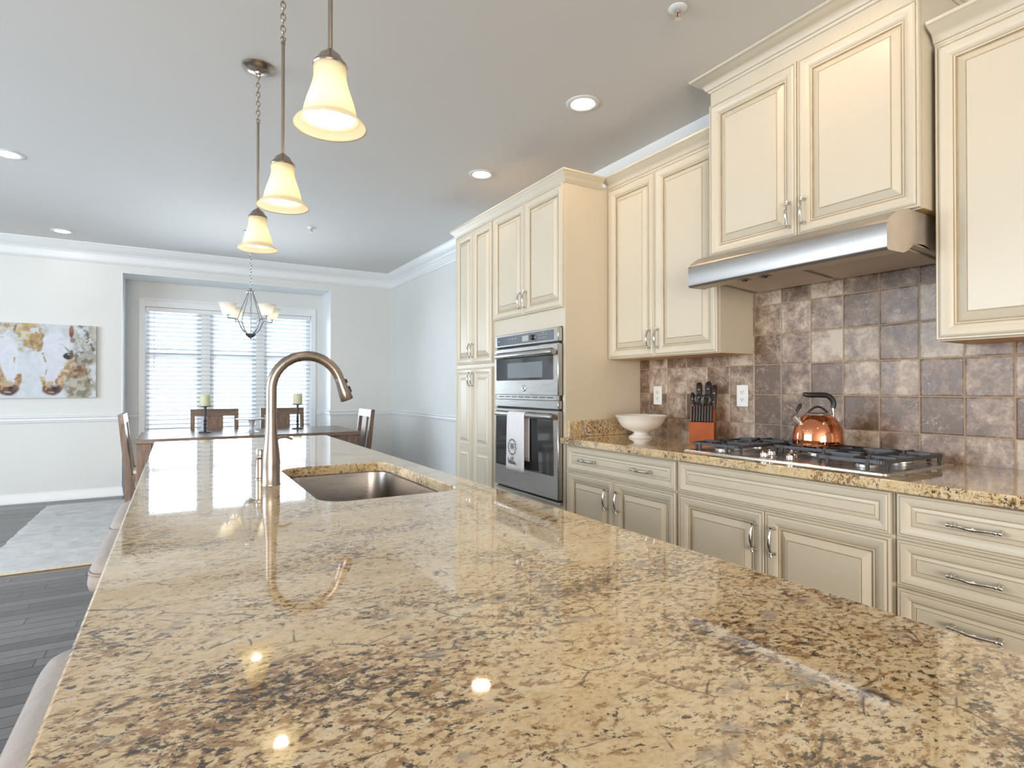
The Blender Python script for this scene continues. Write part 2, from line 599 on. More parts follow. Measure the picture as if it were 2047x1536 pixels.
    def build(s, name, mats, parent=None, local=False, smooth=True, ang=38, recalc=True):
        if not isinstance(mats, (list, tuple)):
            mats = [mats]
        off_ = Vector((0, 0, 0))
        if parent is not None and not local:
            off_ = Vector(ROOT.get(parent.name, (0, 0, 0)))
        me = bpy.data.meshes.new(name)
        me.from_pydata([tuple(Vector(p) - off_) for p in s.v], [], s.f)
        for mt in mats:
            me.materials.append(mt)
        me.polygons.foreach_set('material_index', s.m)
        if recalc:
            bm = bmesh.new()
            bm.from_mesh(me)
            bmesh.ops.remove_doubles(bm, verts=bm.verts, dist=1e-6)
            bmesh.ops.recalc_face_normals(bm, faces=bm.faces)
            bm.to_mesh(me)
            bm.free()
        if smooth:
            me.polygons.foreach_set('use_smooth', [True] * len(me.polygons))
            me.set_sharp_from_angle(angle=R(ang))
        me.update()
        o = bpy.data.objects.new(name, me)
        COL.objects.link(o)
        if parent is not None:
            o.parent = parent
            ROOT[o.name] = ROOT.get(parent.name, (0, 0, 0))
        return o


def tag(o, label=None, cat=None, group=None, kind=None):
    if label:
        o['label'] = label
    if cat:
        o['category'] = cat
    if group:
        o['group'] = group
    if kind:
        o['kind'] = kind
    return o


def thing(name, label, cat, loc, rz=0, group=None):
    o = bpy.data.objects.new(name, None)
    o.empty_display_size = 0.1
    COL.objects.link(o)
    o.location = loc
    o.rotation_euler = (0, 0, rz)
    ROOT[o.name] = tuple(loc)
    return tag(o, label, cat, group)


def dup(o, parent=None):
    c = o.copy()
    COL.objects.link(c)
    if parent is not None:
        c.parent = parent
    for ch in list(o.children):
        dup(ch, c)
    return c


def struct(name, mb, mats, **kw):
    return tag(mb.build(name, mats, **kw), kind='structure')


def rrect(x0, x1, y0, y1, r, z, n=6):
    pts = []
    for cx, cy, a0 in ((x1 - r, y1 - r, 0), (x0 + r, y1 - r, 90), (x0 + r, y0 + r, 180), (x1 - r, y0 + r, 270)):
        for k in range(n + 1):
            a = R(a0 + 90 * k / n)
            pts.append((cx + r * math.cos(a), cy + r * math.sin(a), z))
    return pts


# ------------------------------------------------------------------ dimensions
CZ = 2.775          # ceiling
YF = 7.668          # far wall
YB = 8.17           # back of the bay
XD = 2.605          # right wall in the dining end
XW = 2.685          # right wall behind the kitchen
XL, YN = -4.2, -4.0
OX0, OX1, OZ = -0.523, 1.765, 2.497
WX0, WX1, WZ0, WZ1 = -0.322, 1.606, 0.62, 2.19
CT = 0.898          # worktop height

# ------------------------------------------------------------------ room shell
struct('floor', MB().box(XL - .15, XW + .15, YN - .15, YB + .15, -0.1, 0), M_floor, smooth=False)
struct('ceiling', MB().box(XL - .15, XW + .15, YN - .15, YF + .12, CZ, CZ + .12), M_ceil, smooth=False)
mb = MB()
mb.box(XL, OX0, YF, YF + .12, 0, CZ)
mb.box(OX1, XD, YF, YF + .12, 0, CZ)
mb.box(OX0, OX1, YF, YF + .12, OZ, CZ)
struct('wall_far', mb, M_wall, smooth=False)
mb = MB()
mb.box(OX0 - .12, OX0, YF + .12, YB + .15, 0, OZ + .12)
mb.box(OX1, OX1 + .12, YF + .12, YB + .15, 0, OZ + .12)
mb.box(OX0, OX1, YF + .12, YB + .15, OZ, OZ + .12)
mb.box(OX0, WX0, YB, YB + .15, 0, OZ)
mb.box(WX1, OX1, YB, YB + .15, 0, OZ)
mb.box(WX0, WX1, YB, YB + .15, 0, WZ0)
mb.box(WX0, WX1, YB, YB + .15, WZ1, OZ)
struct('wall_bay', mb, M_wall, smooth=False)
struct('wall_right', MB().box(XD, XD + .2, 4.378, YF + .12, 0, CZ), M_wall, smooth=False)
struct('wall_kitchen', MB().box(XW, XW + .12, YN, 4.378, 0, CZ), M_wall, smooth=False)
mb = MB()   # left wall with a wide window opening, never in the frame
mb.box(XL - .12, XL, YN, 1.0, 0, CZ)
mb.box(XL - .12, XL, 5.8, YF + .12, 0, CZ)
mb.box(XL - .12, XL, 1.0, 5.8, 0, .75)
mb.box(XL - .12, XL, 1.0, 5.8, 2.65, CZ)
struct('wall_left', mb, M_wall, smooth=False)
mb = MB()
mb.box(XL, -4.0, YN - .12, YN, 0, CZ)
mb.box(0.0, XW + .12, YN - .12, YN, 0, CZ)
mb.box(-4.0, 0.0, YN - .12, YN, 0, .12)
mb.box(-4.0, 0.0, YN - .12, YN, 2.6, CZ)
struct('wall_behind', mb, M_wall, smooth=False)

# crown, chair rail, baseboard
crown = [(0, CZ), (.105, CZ), (.105, CZ - .012), (.097, CZ - .018), (.09, CZ - .035), (.07, CZ - .06), (.045, CZ - .08), (.028, CZ - .092),
         (.024, CZ - .104), (.016, CZ - .106), (.016, CZ - .165), (.024, CZ - .170), (.026, CZ - .180), (.018, CZ - .186), (.012, CZ - .196), (.0, CZ - .2)]
mb = MB().sweep([(XL, YF), (XD, YF), (XD, 4.378)], crown)
struct('trim_1', mb, M_trim)
rail = [(0, .905), (.012, .905), (.026, .897), (.028, .889), (.020, .882), (.016, .870), (.020, .858), (.014, .848), (.010, .832), (0, .828)]
struct('trim_2', MB().sweep([(XL, YF), (OX0, YF), (OX0, YB), (WX0 - .07, YB)], rail), M_trim)
struct('trim_3', MB().sweep([(WX1 + .07, YB), (OX1, YB), (OX1, YF), (XD, YF), (XD, 4.378)], rail), M_trim)
bb = [(0, 0), (.028, 0), (.028, .012), (.018, .020), (.016, .078), (.011, .088), (.008, .098), (0, .10)]
struct('baseboard_far', MB().sweep([(XL, YF), (OX0, YF), (OX0, YB), (OX1, YB), (OX1, YF), (XD, YF), (XD, 4.378)], bb), M_trim)
# crown board above the kitchen wall cabinets
struct('trim_4', MB().sweep([(XW, 4.377), (XW, YN)], [(0, CZ), (.06, CZ), (.055, CZ - .015), (.03, CZ - .05), (.012, CZ - .075), (.010, CZ - .12), (0, CZ - .12)]), M_trim)

mb = MB().box(OX0, OX0 + .006, YF - .001, YB - .001, .0, OZ - .006).box(OX1 - .006, OX1, YF - .001, YB - .001, .0, OZ - .006).box(OX0, OX1, YF - .001, YB - .001, OZ - .006, OZ)
struct('trim_5', mb, M_trim, smooth=False)

# window in the bay: casing, three sashes with panes
win = tag(MB().sweep([(WX0, YB), (WX1, YB)], [(0, WZ1), (.018, WZ1), (.018, WZ1 + .075), (.026, WZ1 + .085), (.026, WZ1 + .1), (0, WZ1 + .1)]).box(
    WX0 - .065, WX0, YB - .018, YB, WZ0 - .02, WZ1 + .1, bev=.003).box(WX1, WX1 + .065, YB - .018, YB, WZ0 - .02, WZ1 + .1, bev=.003).box(
    WX0 - .09, WX1 + .09, YB - .05, YB, WZ0 - .03, WZ0, bev=.004).build('window_1', M_trim), kind='structure')
cuts = [WX0, 0.325, 0.965, WX1]
mb = MB()
for c in cuts[1:3]:
    mb.box(c - .05, c + .05, YB + .02, YB + .13, WZ0, WZ1)
mb.build('mullion', M_trim, win, smooth=False)
ZM = 1.60
for i in range(3):
    a, b_ = cuts[i] + (.05 if i else 0), cuts[i + 1] - (.05 if i < 2 else 0)
    for z0, z1, y in ((WZ0, ZM + .02, YB + .075), (ZM - .02, WZ1, YB + .10)):
        mb = MB()
        mb.box(a, a + .045, y, y + .025, z0, z1).box(b_ - .045, b_, y, y + .025, z0, z1)
        mb.box(a + .045, b_ - .045, y, y + .025, z0, z0 + .04).box(a + .045, b_ - .045, y, y + .025, z1 - .04, z1)
        s_ = mb.build('sash', M_trim, win, smooth=False)
        MB().box(a + .04, b_ - .04, y + .010, y + .014, z0 + .035, z1 - .035).build('pane', M_glass, s_, smooth=False)

# blind
bl = thing('window_blind', 'wide white slatted blind lowered over the bay window', 'blind', (0.642, YB + .03, WZ1))
mb = MB()
z = WZ1 - .075
tilt = R(24)
BY = YB + .030
while z > WZ0 + .05:
    c_, s_ = math.cos(tilt) * .024, math.sin(tilt) * .024
    t_ = .0012
    mb.prism([(BY - c_, z + s_ - t_), (BY, z + .002 - t_), (BY + c_, z - s_ - t_), (BY + c_, z - s_ + t_), (BY, z + .002 + t_), (BY - c_, z + s_ + t_)],
             'x', WX0 + .012, WX1 - .012)
    z -= .0545
mb.build('slats', M_slat, bl, smooth=False)
MB().box(WX0 + .006, WX1 - .006, BY - .028, BY + .03, WZ1 - .055, WZ1 - .002, bev=.003).build('head_rail', M_trim, bl)
MB().box(WX0 + .012, WX1 - .012, BY - .025, BY + .025, WZ0 + .004, WZ0 + .024, bev=.004).build('bottom_rail', M_trim, bl)
mb = MB()
for x in (WX0 + .12, .33, .96, WX1 - .12):
    mb.tube([(x, BY - .027, WZ1 - .05), (x, BY - .027, WZ0 + .02)], .0016, 6)
mb.build('ladder_cord', M_trim, bl)
MB().tube([(WX0 + .09, BY - .035, WZ1 - .05), (WX0 + .092, BY - .036, 1.42)], .004, 8).build('tilt_wand', M_trim, bl)

# tile splashback
struct('wall_tile', MB().box(XW - .008, XW, .05, 2.82, CT, 1.80), M_tile, smooth=False)

# ------------------------------------------------------------------ cabinet building blocks (all face -X)
DOOR = [(0, -.020), (0, -.004), (.003, 0), (.007, 0), (.0085, -.0035), (.0108, -.0035), (.0122, -.0003), (.018, .0025), (.032, -.0005), (.050, -.0115),
        (.0515, -.0140), (.0545, -.0140), (.056, -.0105), (.060, -.0120), (.063, -.0178), (.0666, -.0178), (.076, -.0115), (.092, -.0025), (.0935, -.0050), (.0962, -.0050), (.0978, -.0015)]
GLAZ = {4, 10, 13, 14, 18}
DRW = [(0, -.020), (0, -.004), (.003, 0), (.006, 0), (.007, -.0015), (.009, -.0015), (.012, .0008), (.020, -.0005), (.036, -.0095), (.0375, -.0125), (.0400, -.0125), (.0500, -.0080), (.0515, -.0095), (.0535, -.0095), (.055, -.0070)]
GLZ2 = {4, 9, 12}


def panel(mb, x, y0, y1, z0, z1, prof, glz, inset=0):
    rings = []
    for o, d in prof:
        X = x - d
        rings.append([(X, y0 + o, z0 + o), (X, y1 - o, z0 + o), (X, y1 - o, z1 - o), (X, y0 + o, z1 - o)])
    for i in range(len(rings) - 1):
        mb.loft([rings[i], rings[i + 1]], 1 if i in glz else 0, i == 0, i == len(rings) - 2)
    return mb


def handle(parent, x, y, z, horiz=False, ln=.118):
    mb = MB()
    h = ln / 2
    pts, rs = [], []
    for t, o, r in ((-1.0, .018, .0062), (-.96, .019, .0075), (-.90, .020, .0062), (-.84, .020, .0048), (-.79, .0205, .0068), (-.74, .021, .0068), (-.70, .022, .0045), (-.5, .026, .0048),
                    (-.25, .030, .0062), (0, .0315, .0070), (.25, .030, .0062), (.5, .026, .0048), (.70, .022, .0045), (.74, .021, .0068), (.79, .0205, .0068), (.84, .020, .0048), (.90, .020, .0062), (.96, .019, .0075), (1.0, .018, .0062)):
        pts.append((x - o, y + (t * h if horiz else 0), z + (0 if horiz else t * h)))
        rs.append(r)
    mb.tube(pts, rs, 10)
    for sgn in (-1, 1):
        q = (y + sgn * h * .86, z) if horiz else (y, z + sgn * h * .86)
        mb.tube([(x + .003, *q), (x - .004, *q), (x - .010, *q), (x - .020, *q)], [.008, .0065, .0045, .005], 10)
    return mb.build('handle', M_chrome, parent)


def door(parent, x, y0, y1, z0, z1, hy=None, hz=None, split=None):
    mb = MB()
    if split is None:
        panel(mb, x, y0, y1, z0, z1, DOOR, GLAZ)
    else:   # two panels in one tall door: outer frame then two raised fields
        panel(mb, x, y0, y1, z0, z1, DOOR[:10] + [(.050, -.0116)], {4})
        for a, c in ((z0 + .050, split - .022), (split + .022, z1 - .050)):
            prof = [(o - .050, d) for o, d in DOOR[9:]]
            prof[0] = (0, -.0114)
            panel(mb, x - .0002, y0 + .050, y1 - .050, a, c, [(0, -.02)] + prof, {g - 8 for g in GLAZ})
        mb.box(x + .0114, x + .02, y0 + .049, y1 - .049, split - .0225, split + .0225)
    d = mb.build('door', [M_cream, M_glaze], parent, ang=28)
    if hy is not None:
        handle(d, x, hy, hz)
    return d


def drawer(parent, x, y0, y1, z0, z1, hys=(), name='drawer'):
    d = panel(MB(), x, y0, y1, z0, z1, DRW, GLZ2).build(name, [M_cream, M_glaze], parent, ang=28)
    for hy in hys:
        handle(d, x, hy, (z0 + z1) / 2, True, .135)
    return d


def cornice(parent, path, z0, z1, pr):
    h = z1 - z0
    p = [(-.01, z0), (.004, z0), (.008, z0 + .05 * h), (.010, z0 + .14 * h), (.016, z0 + .17 * h), (.020, z0 + .26 * h), (.024, z0 + .40 * h),
         (.034, z0 + .56 * h), (pr * .86, z0 + .74 * h), (pr * .9, z0 + .80 * h), (pr, z0 + .84 * h), (pr, z1), (-.01, z1)]
    return MB().sweep(path, p).build('cornice', M_cream, parent)


# ------------------------------------------------------------------ tall cabinets
XT = 2.06
pc = thing('pantry_cabinet', 'tall narrow cream pantry cabinet with four doors left of the ovens', 'cabinet', (2.37, 4.05, 0))
MB().box(XT, XW - .001, 3.722, 4.375, .10, 2.49, bev=.002).box(XT + .06, XW - .001, 3.722, 4.375, 0, .10).build('body', M_cream, pc, ang=20)
XDR = XT - .021
for y0, y1, s_ in ((3.735, 4.058, 1), (4.062, 4.365, -1)):
    hy = 4.034 if s_ > 0 else 4.086
    door(pc, XDR, y0, y1, 1.392, 2.468, hy, 1.50)
    door(pc, XDR, y0, y1, .13, 1.362, hy, 1.27, split=.722)
MB().sweep([(XT, 3.722), (XT, 4.375), (XW - .002, 4.375)][::-1], [(-.01, 2.47), (.004, 2.47), (.008, 2.474), (.012, 2.481), (.020, 2.487), (.024, 2.497), (.034, 2.508), (.045, 2.519), (.047, 2.523), (.052, 2.526), (.052, 2.537), (-.01, 2.537)]).build('cornice', M_cream, pc)

oc = thing('oven_cabinet', 'tall cream cabinet that houses the double wall oven', 'cabinet', (2.37, 3.27, 0))
mb = MB()
OY0, OY1, OZ0, OZ1 = 2.850, 3.640, .478, 1.585
mb.box(XT, XW - .001, 2.822, OY0, .10, 2.49).box(XT, XW - .001, OY1, 3.720, .10, 2.49)
mb.box(XT, XW - .001, OY0, OY1, OZ1, 2.49).box(XT, XW - .001, OY0, OY1, .10, OZ0).box(XW - .02, XW - .001, OY0, OY1, OZ0, OZ1)
mb.box(XT + .06, XW - .001, 2.822, 3.720, 0, .10)
mb.build('body', M_cream, oc, smooth=False)
door(oc, XDR, 2.832, 3.275, 1.700, 2.468, 3.245, 1.80)
door(oc, XDR, 3.279, 3.715, 1.700, 2.468, 3.309, 1.80)
drawer(oc, XDR, 2.832, 3.715, .13, .44)
MB().sweep([(XT, 3.721), (XT, 2.822), (2.335, 2.822)], [(-.01, 2.47), (.004, 2.47), (.008, 2.474), (.012, 2.481), (.020, 2.487), (.024, 2.497), (.034, 2.508), (.045, 2.519), (.047, 2.523), (.052, 2.526), (.052, 2.537), (-.01, 2.537)]).build('cornice', M_cream, oc)

# wall oven
XO = 2.022
ov = thing('wall_oven', 'stainless steel microwave and oven combination built into the tall cabinet', 'oven', (2.3, 3.24, OZ0))
MB().box(XO + .03, 2.55, OY0 + .004, OY1 - .004, OZ0 + .004, OZ1 - .004).build('carcass', M_dark, ov, smooth=False)
Y0, Y1 = 2.846, 3.642
cp = MB().box(XO, XO + .032, Y0, Y1, 1.491, 1.578, bev=.003).build('control_panel', M_steelh, ov)
MB().box(XO - .002, XO + .004, Y0 + .045, Y1 - .030, 1.503, 1.566, bev=.001).build('glass_strip', M_panelgrey, cp)
MB().box(XO - .003, XO, 3.185, 3.262, 1.514, 1.553, bev=.0006).build('display', M_lcd, cp)
MB().lathe([(.0, -.002), (.021, -.002), (.021, .004), (.019, .005), (.018, .017), (.016, .019), (.0, .019)], (XO - .002, 3.125, 1.533), 28,
           M=Matrix.Rotation(R(-90), 3, 'Y').to_4x4()).build('knob', M_black, cp)
MB().lathe([(.0205, 0), (.0225, .0), (.0225, .006), (.0205, .006)], (XO - .002, 3.125, 1.533), 28, hollow=True, M=Matrix.Rotation(R(-90), 3, 'Y').to_4x4()).build('knob_ring', M_steel, cp)
marks = [(yy, yy + .016, 1.541, 1.545) for yy in (3.345, 3.385, 3.425)]
for r_ in range(2):
    for k in range(4):
        yy = 3.055 - k * .026
        marks.append((yy - .010 + .004 * ((k + r_) % 3), yy + .002, 1.542 - .020 * r_, 1.5455 - .020 * r_))
marks += [(3.0, 3.02, 1.556, 1.559), (3.575, 3.595, 1.532, 1.537)]
for q in marks:
    MB().box(XO - .0028, XO - .0018, *q).build('legend_mark', M_mark, cp, smooth=False)
MB().box(XO + .012, XO + .03, Y0 + .01, Y1 - .01, 1.478, 1.492).build('vent_gap', M_dark, ov, smooth=False)


def ovendoor(z0, z1, gz0, gz1, gy0, gy1, hz, extra=None):
    mb = MB().box(XO - .004, XO + .030, Y0 - .004, Y1, z0, z1, bev=.004)
    d = mb.build('oven_door', M_steelh, ov)
    rr = rrect(gy0, gy1, gz0, gz1, .012, 0)
    g_ = MB().loft([[(XO - .0035, p[0], p[1]) for p in rr], [(XO - .0065, p[0], p[1]) for p in rr]]).build('oven_window', M_ovenglass, d)
    # bar handle on two posts
    ha, hb = 2.850, 3.562
    mb = MB().tube([(XO - .036, ha, hz), (XO - .036, ha + .004, hz), (XO - .036, hb - .004, hz), (XO - .036, hb, hz)], [.0155, .0175, .0175, .0155], 18)
    h_ = mb.build('handle', M_steel, d)
    for yy in (ha + .03, hb - .03):
        MB().tube([(XO - .003, yy, hz), (XO - .033, yy, hz)], .009, 10).build('handle_post', M_bronze, h_)
    MB().lathe([(0, -.012), (.0178, -.012), (.0178, .006), (0, .006)], (XO - .036, ha - .004, hz), 18, M=Matrix.Rotation(R(90), 3, 'X').to_4x4()).build('end_cap', M_bronze, h_)
    return d, g_


d1, g1_ = ovendoor(1.152, 1.478, 1.252, 1.452, Y0 + .045, Y1 - .028, 1.424)
MB().box(XO - .0078, XO - .006, 3.01, 3.45, 1.268, 1.372, bev=.0008).build('window_screen', M_screen, g1_)
bd = MB().lathe([(0, 0), (.022, 0), (.022, .003), (.019, .0045), (.017, .003), (0, .0035)], (XO - .004, 3.24, 1.197), 28, M=Matrix.Rotation(R(-90), 3, 'Y').to_4x4()).build('badge', M_badge, d1)


def text3(body, size, loc, parent, mat, name, ext=.0006, shear=0.0, sx=1.0):
    c = bpy.data.curves.new(name, 'FONT')
    c.body = body
    c.size = size
    c.extrude = ext
    c.shear = shear
    c.align_x = 'CENTER'
    c.align_y = 'CENTER'
    c.materials.append(mat)
    o0 = bpy.data.objects.new(name, c)
    COL.objects.link(o0)
    bpy.context.view_layer.update()
    me = bpy.data.meshes.new_from_object(o0.evaluated_get(bpy.context.evaluated_depsgraph_get()))
    bpy.data.objects.remove(o0)
    o = bpy.data.objects.new(name, me)
    COL.objects.link(o)
    o.parent = parent
    off_ = Vector(ROOT.get(parent.name, (0, 0, 0)))
    Mx = Matrix(((0, 0, -1), (-1, 0, 0), (0, 1, 0))).to_4x4()
    o.matrix_local = Matrix.Translation(Vector(loc) - off_) @ Mx @ Matrix.Diagonal((sx, 1, 1, 1))
    return o


text3('GE', .017, (XO - .0083, 3.24, 1.197), bd, M_ink, 'emblem', shear=.25)
mb = MB().box(XO + .004, XO + .03, Y0 + .02, Y1 - .02, 1.122, 1.152)
vt = mb.build('vent_strip', M_steelh, ov, smooth=False)
mb = MB()
for k in range(8):
    yy = Y0 + .06 + k * .088
    mb.box(XO + .002, XO + .006, yy, yy + .066, 1.136, 1.141)
mb.build('vent_slots', M_dark, vt, smooth=False)
MB().box(XO, XO + .03, Y0, Y1, 1.068, 1.120, bev=.003).build('trim_strip', M_steelh, ov)
MB().box(XO + .012, XO + .03, Y0 + .01, Y1 - .01, 1.056, 1.068).build('door_gap', M_dark, ov, smooth=False)
d2, g2_ = ovendoor(.505, 1.056, .650, 1.040, Y0 + .045, Y1 - .025, 1.020)
MB().box(XO + .018, XO + .03, Y0 + .01, Y1 - .01, .490, .505).build('lower_vent', M_dark, ov, smooth=False)
MB().box(XO + .008, XO + .036, Y0 - .006, Y1 + .002, .474, .490, bev=.002).build('bottom_trim', M_steelh, ov)

# dish towel over the lower oven handle
tw = thing('dish_towel', 'white monogrammed dish towel draped over the lower oven handle', 'towel', (XO - .036, 3.26, .645))


def towel_sheet(y0, y1, prof, amp, ny=24):
    rows = []
    for (x, z, k) in prof:
        row = []
        for j in range(ny + 1):
            t = j / ny
            y = y0 + (y1 - y0) * t
            yy = (y0 + y1) / 2 + (y - (y0 + y1) / 2) * (1 + .10 * k)
            row.append((x - amp * k * (0.6 + .4 * math.sin(t * 9 + 1)) * math.sin(t * PI * 3.2 + .7) - .004 * k, yy, z))
        rows.append(row)
    return rows


hx, hz = XO - .036, 1.020
prof = []
for i in range(9):
    a = PI * i / 8
    prof.append((hx + .0205 * math.cos(a), hz + .0205 * math.sin(a), 0.02))
fr_ = prof + [(hx - .0215, hz - .02 - .355 * t, .05 + .9 * t) for t in [k / 14 for k in range(15)]]
bk_ = [(hx + .020, hz - .006 - .30 * t, .04 + .3 * t) for t in [k / 10 for k in range(11)]][::-1]
rows = towel_sheet(3.150, 3.372, bk_ + fr_, .006)
mb = MB()
n_ = len(rows[0])
front = [p for r_ in rows for p in r_]
fs = [[i * n_ + j, i * n_ + j + 1, (i + 1) * n_ + j + 1, (i + 1) * n_ + j] for i in range(len(rows) - 1) for j in range(n_ - 1)]
mb.add(front, fs)
cl_ = mb.build('cloth', M_towel, tw, recalc=False, ang=180)
so = cl_.modifiers.new('thick', 'SOLIDIFY')
so.thickness = .0022
so.offset = 0
ex_ = hx - .034
ring = []
mb = MB()
for k in range(26):
    a = 2 * PI * k / 26
    c_ = Vector((ex_, 3.285 + .048 * math.cos(a), .802 + .050 * math.sin(a)))
    tdir = Vector((0, -math.sin(a), math.cos(a)))
    nrm = Vector((0, math.cos(a), math.sin(a)))
    sgn = 1 if k % 2 else -1
    mb.tube([c_, c_ + tdir * .008 + nrm * .003 * sgn, c_ + tdir * .014 + nrm * .006 * sgn], [.0014, .0032, .0006], 6)
em = mb.build('wreath_print', M_ink, cl_)
text3('W', .066, (ex_, 3.285, .802), cl_, M_ink, 'letter_print', sx=.75)
mb = MB()


def script(pts, r=.0022):
    mb.tube([(ex_ - .002, 3.285 - p[0], .702 + p[1]) for p in pts], r, 6)


script([(-.046, .026), (-.044, -.004), (-.038, -.016), (-.028, .012), (-.024, -.006), (-.017, -.016), (-.008, .030)])
script([(-.008, .004), (-.004, -.014), (.003, -.010), (.010, .010), (.016, .032), (.011, .036), (.007, .010), (.009, -.014), (.017, -.012)])
script([(.017, -.012), (.024, .004), (.028, -.004), (.024, -.016), (.031, -.012), (.036, .002), (.042, -.002), (.046, -.018), (.052, -.012)])
mb.build('script_print', M_ink, cl_)

# ------------------------------------------------------------------ wall cabinets
XU = 2.392


def wallcab(name, label, y0, y1, x, z0, z1, doors, zb, path, cz0, cz1, pr, side_y=None):
    t = thing(name, label, 'cabinet', ((x + XW) / 2, (y0 + y1) / 2, z0))
    MB().box(x + .021, XW - .001, y0, y1, z0, z1).build('body', M_cream, t, smooth=False)
    MB().box(x + .022, XW - .010, y0 + .004, y1 - .004, z0 - .0015, z0 - .0002).build('underside', M_maple, t, smooth=False)
    for a, b_, hy in doors:
        door(t, x, a, b_, zb[0], zb[1], hy, zb[2])
    cornice(t, path, cz0, cz1, pr)
    return t


wallcab('upper_cabinet', 'cream two-door wall cabinet between the oven tower and the range hood', 1.956, 2.818, XU, 1.383, 2.49,
        [(2.410, 2.812, 2.440), (1.962, 2.406, 2.376)], (1.386, 2.470, 1.487), [(XU + .02, 2.820), (XU + .02, 1.956)], 2.472, 2.540, .075)
XH = 2.32
wallcab('upper_cabinet', 'raised cream two-door cabinet over the range hood, reaching the ceiling', 1.002, 1.953, XH, 1.858, 2.74,
        [(1.480, 1.948, 1.512), (1.006, 1.476, 1.444)], (1.861, 2.628, 1.962),
        [(XW - .002, 1.953), (XH + .02, 1.953), (XH + .02, 1.002), (XW - .002, 1.002)], 2.700, 2.774, .075)
wallcab('upper_cabinet', 'cream single-door wall cabinet right of the range hood, cut by the photo edge', .10, .990, XU, 1.372, 2.47,
        [(.106, .986, .16)], (1.375, 2.452, 1.48), [(XU + .02, .990), (XU + .02, .10)], 2.455, 2.53, .075)

# ------------------------------------------------------------------ range hood
rh = thing('range_hood', 'stainless steel under-cabinet range hood above the gas cooktop', 'range hood', (2.42, 1.48, 1.69))
HY0, HY1 = 1.032, 1.928
outer = [(XW - .010, 1.856), (2.30, 1.856), (2.262, 1.850), (2.215, 1.836), (2.165, 1.805), (2.150, 1.790), (2.146, 1.780), (2.146, 1.700), (2.149, 1.692), (2.157, 1.688)]
inner = [(2.157, 1.690), (2.150 + .003, 1.701), (2.149, 1.780), (2.153, 1.788), (2.167, 1.802), (2.217, 1.833), (2.263, 1.847), (2.30, 1.853), (XW - .010, 1.853)]
mb = MB().prism(outer + inner, 'y', HY0, HY1)
mb.build('shell', M_hood, rh, ang=50)
mb = MB()
sp = [(XW - .010, 1.855), (2.30, 1.855), (2.262, 1.849), (2.215, 1.835), (2.165, 1.804), (2.150, 1.789), (2.147, 1.780), (2.147, 1.700), (2.150, 1.692), (2.157, 1.688), (2.262, 1.690), (2.290, 1.700), (2.335, 1.728), (2.37, 1.736), (2.42, 1.738), (2.55, 1.716), (XW - .010, 1.705)]
MB().prism(sp, 'y', HY0 - .0005, HY0 + .003).build('side_panel', M_pan, rh, smooth=False)
MB().prism(sp, 'y', HY1 - .003, HY1 + .0005).build('side_panel', M_pan, rh, smooth=False)
MB().box(2.160, 2.245, HY0 + .004, HY1 - .004, 1.690, 1.694).build('front_lip', M_pan, rh, smooth=False)
MB().prism([(2.245, 1.690), (2.245, 1.694), (2.33, 1.738), (XW - .015, 1.716), (XW - .015, 1.712), (2.33, 1.732)], 'y', HY0 + .004, HY1 - .004).build('bottom_pan', M_pan, rh, smooth=False)
for a, b_ in ((HY0 + .035, 1.46), (1.50, HY1 - .035)):
    MB().prism([(2.36, 1.722), (2.36, 1.728), (XW - .05, 1.711), (XW - .05, 1.703)], 'y', a, b_).build('grease_filter', M_pan, rh, smooth=False)
for yy in (1.555, 1.655):
    sw = MB().box(2.185, 2.225, yy - .022, yy + .022, 1.686, 1.6905, bev=.001).build('switch', M_nickel, rh)
    MB().box(2.195, 2.216, yy - .009, yy + .009, 1.681, 1.687, bev=.001).build('rocker', M_black, sw)

# ------------------------------------------------------------------ base cabinets
XB = 2.045


def basecab(label, y0, y1):
    t = thing('base_cabinet', label, 'cabinet', (2.37, (y0 + y1) / 2, 0))
    MB().box(XB + .021, XW - .001, y0 + .0005, y1 - .0005, .10, .859).build('body', M_cream, t, smooth=False)
    MB().box(XB + .08, XW - .001, y0 + .0005, y1 - .0005, 0, .0995).build('toe_kick', M_cream, t, smooth=False)
    return t


b1c = basecab('cream base cabinet beside the ovens with one wide drawer over two doors', 1.916, 2.818)
drawer(b1c, XB, 1.924, 2.790, .708, .848, (2.585, 2.145))
door(b1c, XB, 2.368, 2.790, .13, .697, 2.416, .586)
door(b1c, XB, 1.924, 2.364, .13, .697, 2.322, .586)
b2c = basecab('cream base cabinet under the cooktop with a false drawer front over two doors', .970, 1.914)
drawer(b2c, XB, .978, 1.902, .712, .852, name='false_front')
door(b2c, XB, 1.449, 1.902, .13, .700, 1.488, .590)
door(b2c, XB, .978, 1.445, .13, .700, 1.404, .590)
b3c = basecab('cream three-drawer base cabinet at the right end of the counter', .05, .968)
for z0, z1 in ((.712, .852), (.553, .699), (.335, .542)):
    zz = (z0 + z1) / 2 if z0 > .4 else .470
    d = drawer(b3c, XB, .06, .958, z0, z1)
    handle(d, XB, .742, zz, True, .135)
    handle(d, XB, .28, zz, True, .135)
drawer(b3c, XB, .06, .958, .13, .325)

# perimeter worktop
mb = MB()
mb.box(2.015, XW - .009, .05, 2.820, .860, CT, bev=.004)
ct = tag(mb.build('countertop', M_granite), 'speckled golden granite worktop along the wall under the cooktop', 'countertop')
sp_ = tag(MB().box(2.075, XW - .009, 2.800, 2.820, CT + .0003, .998, bev=.002).build('side_splash', M_granite),
          'short upright granite splash against the oven tower behind the bowl', 'splashback')

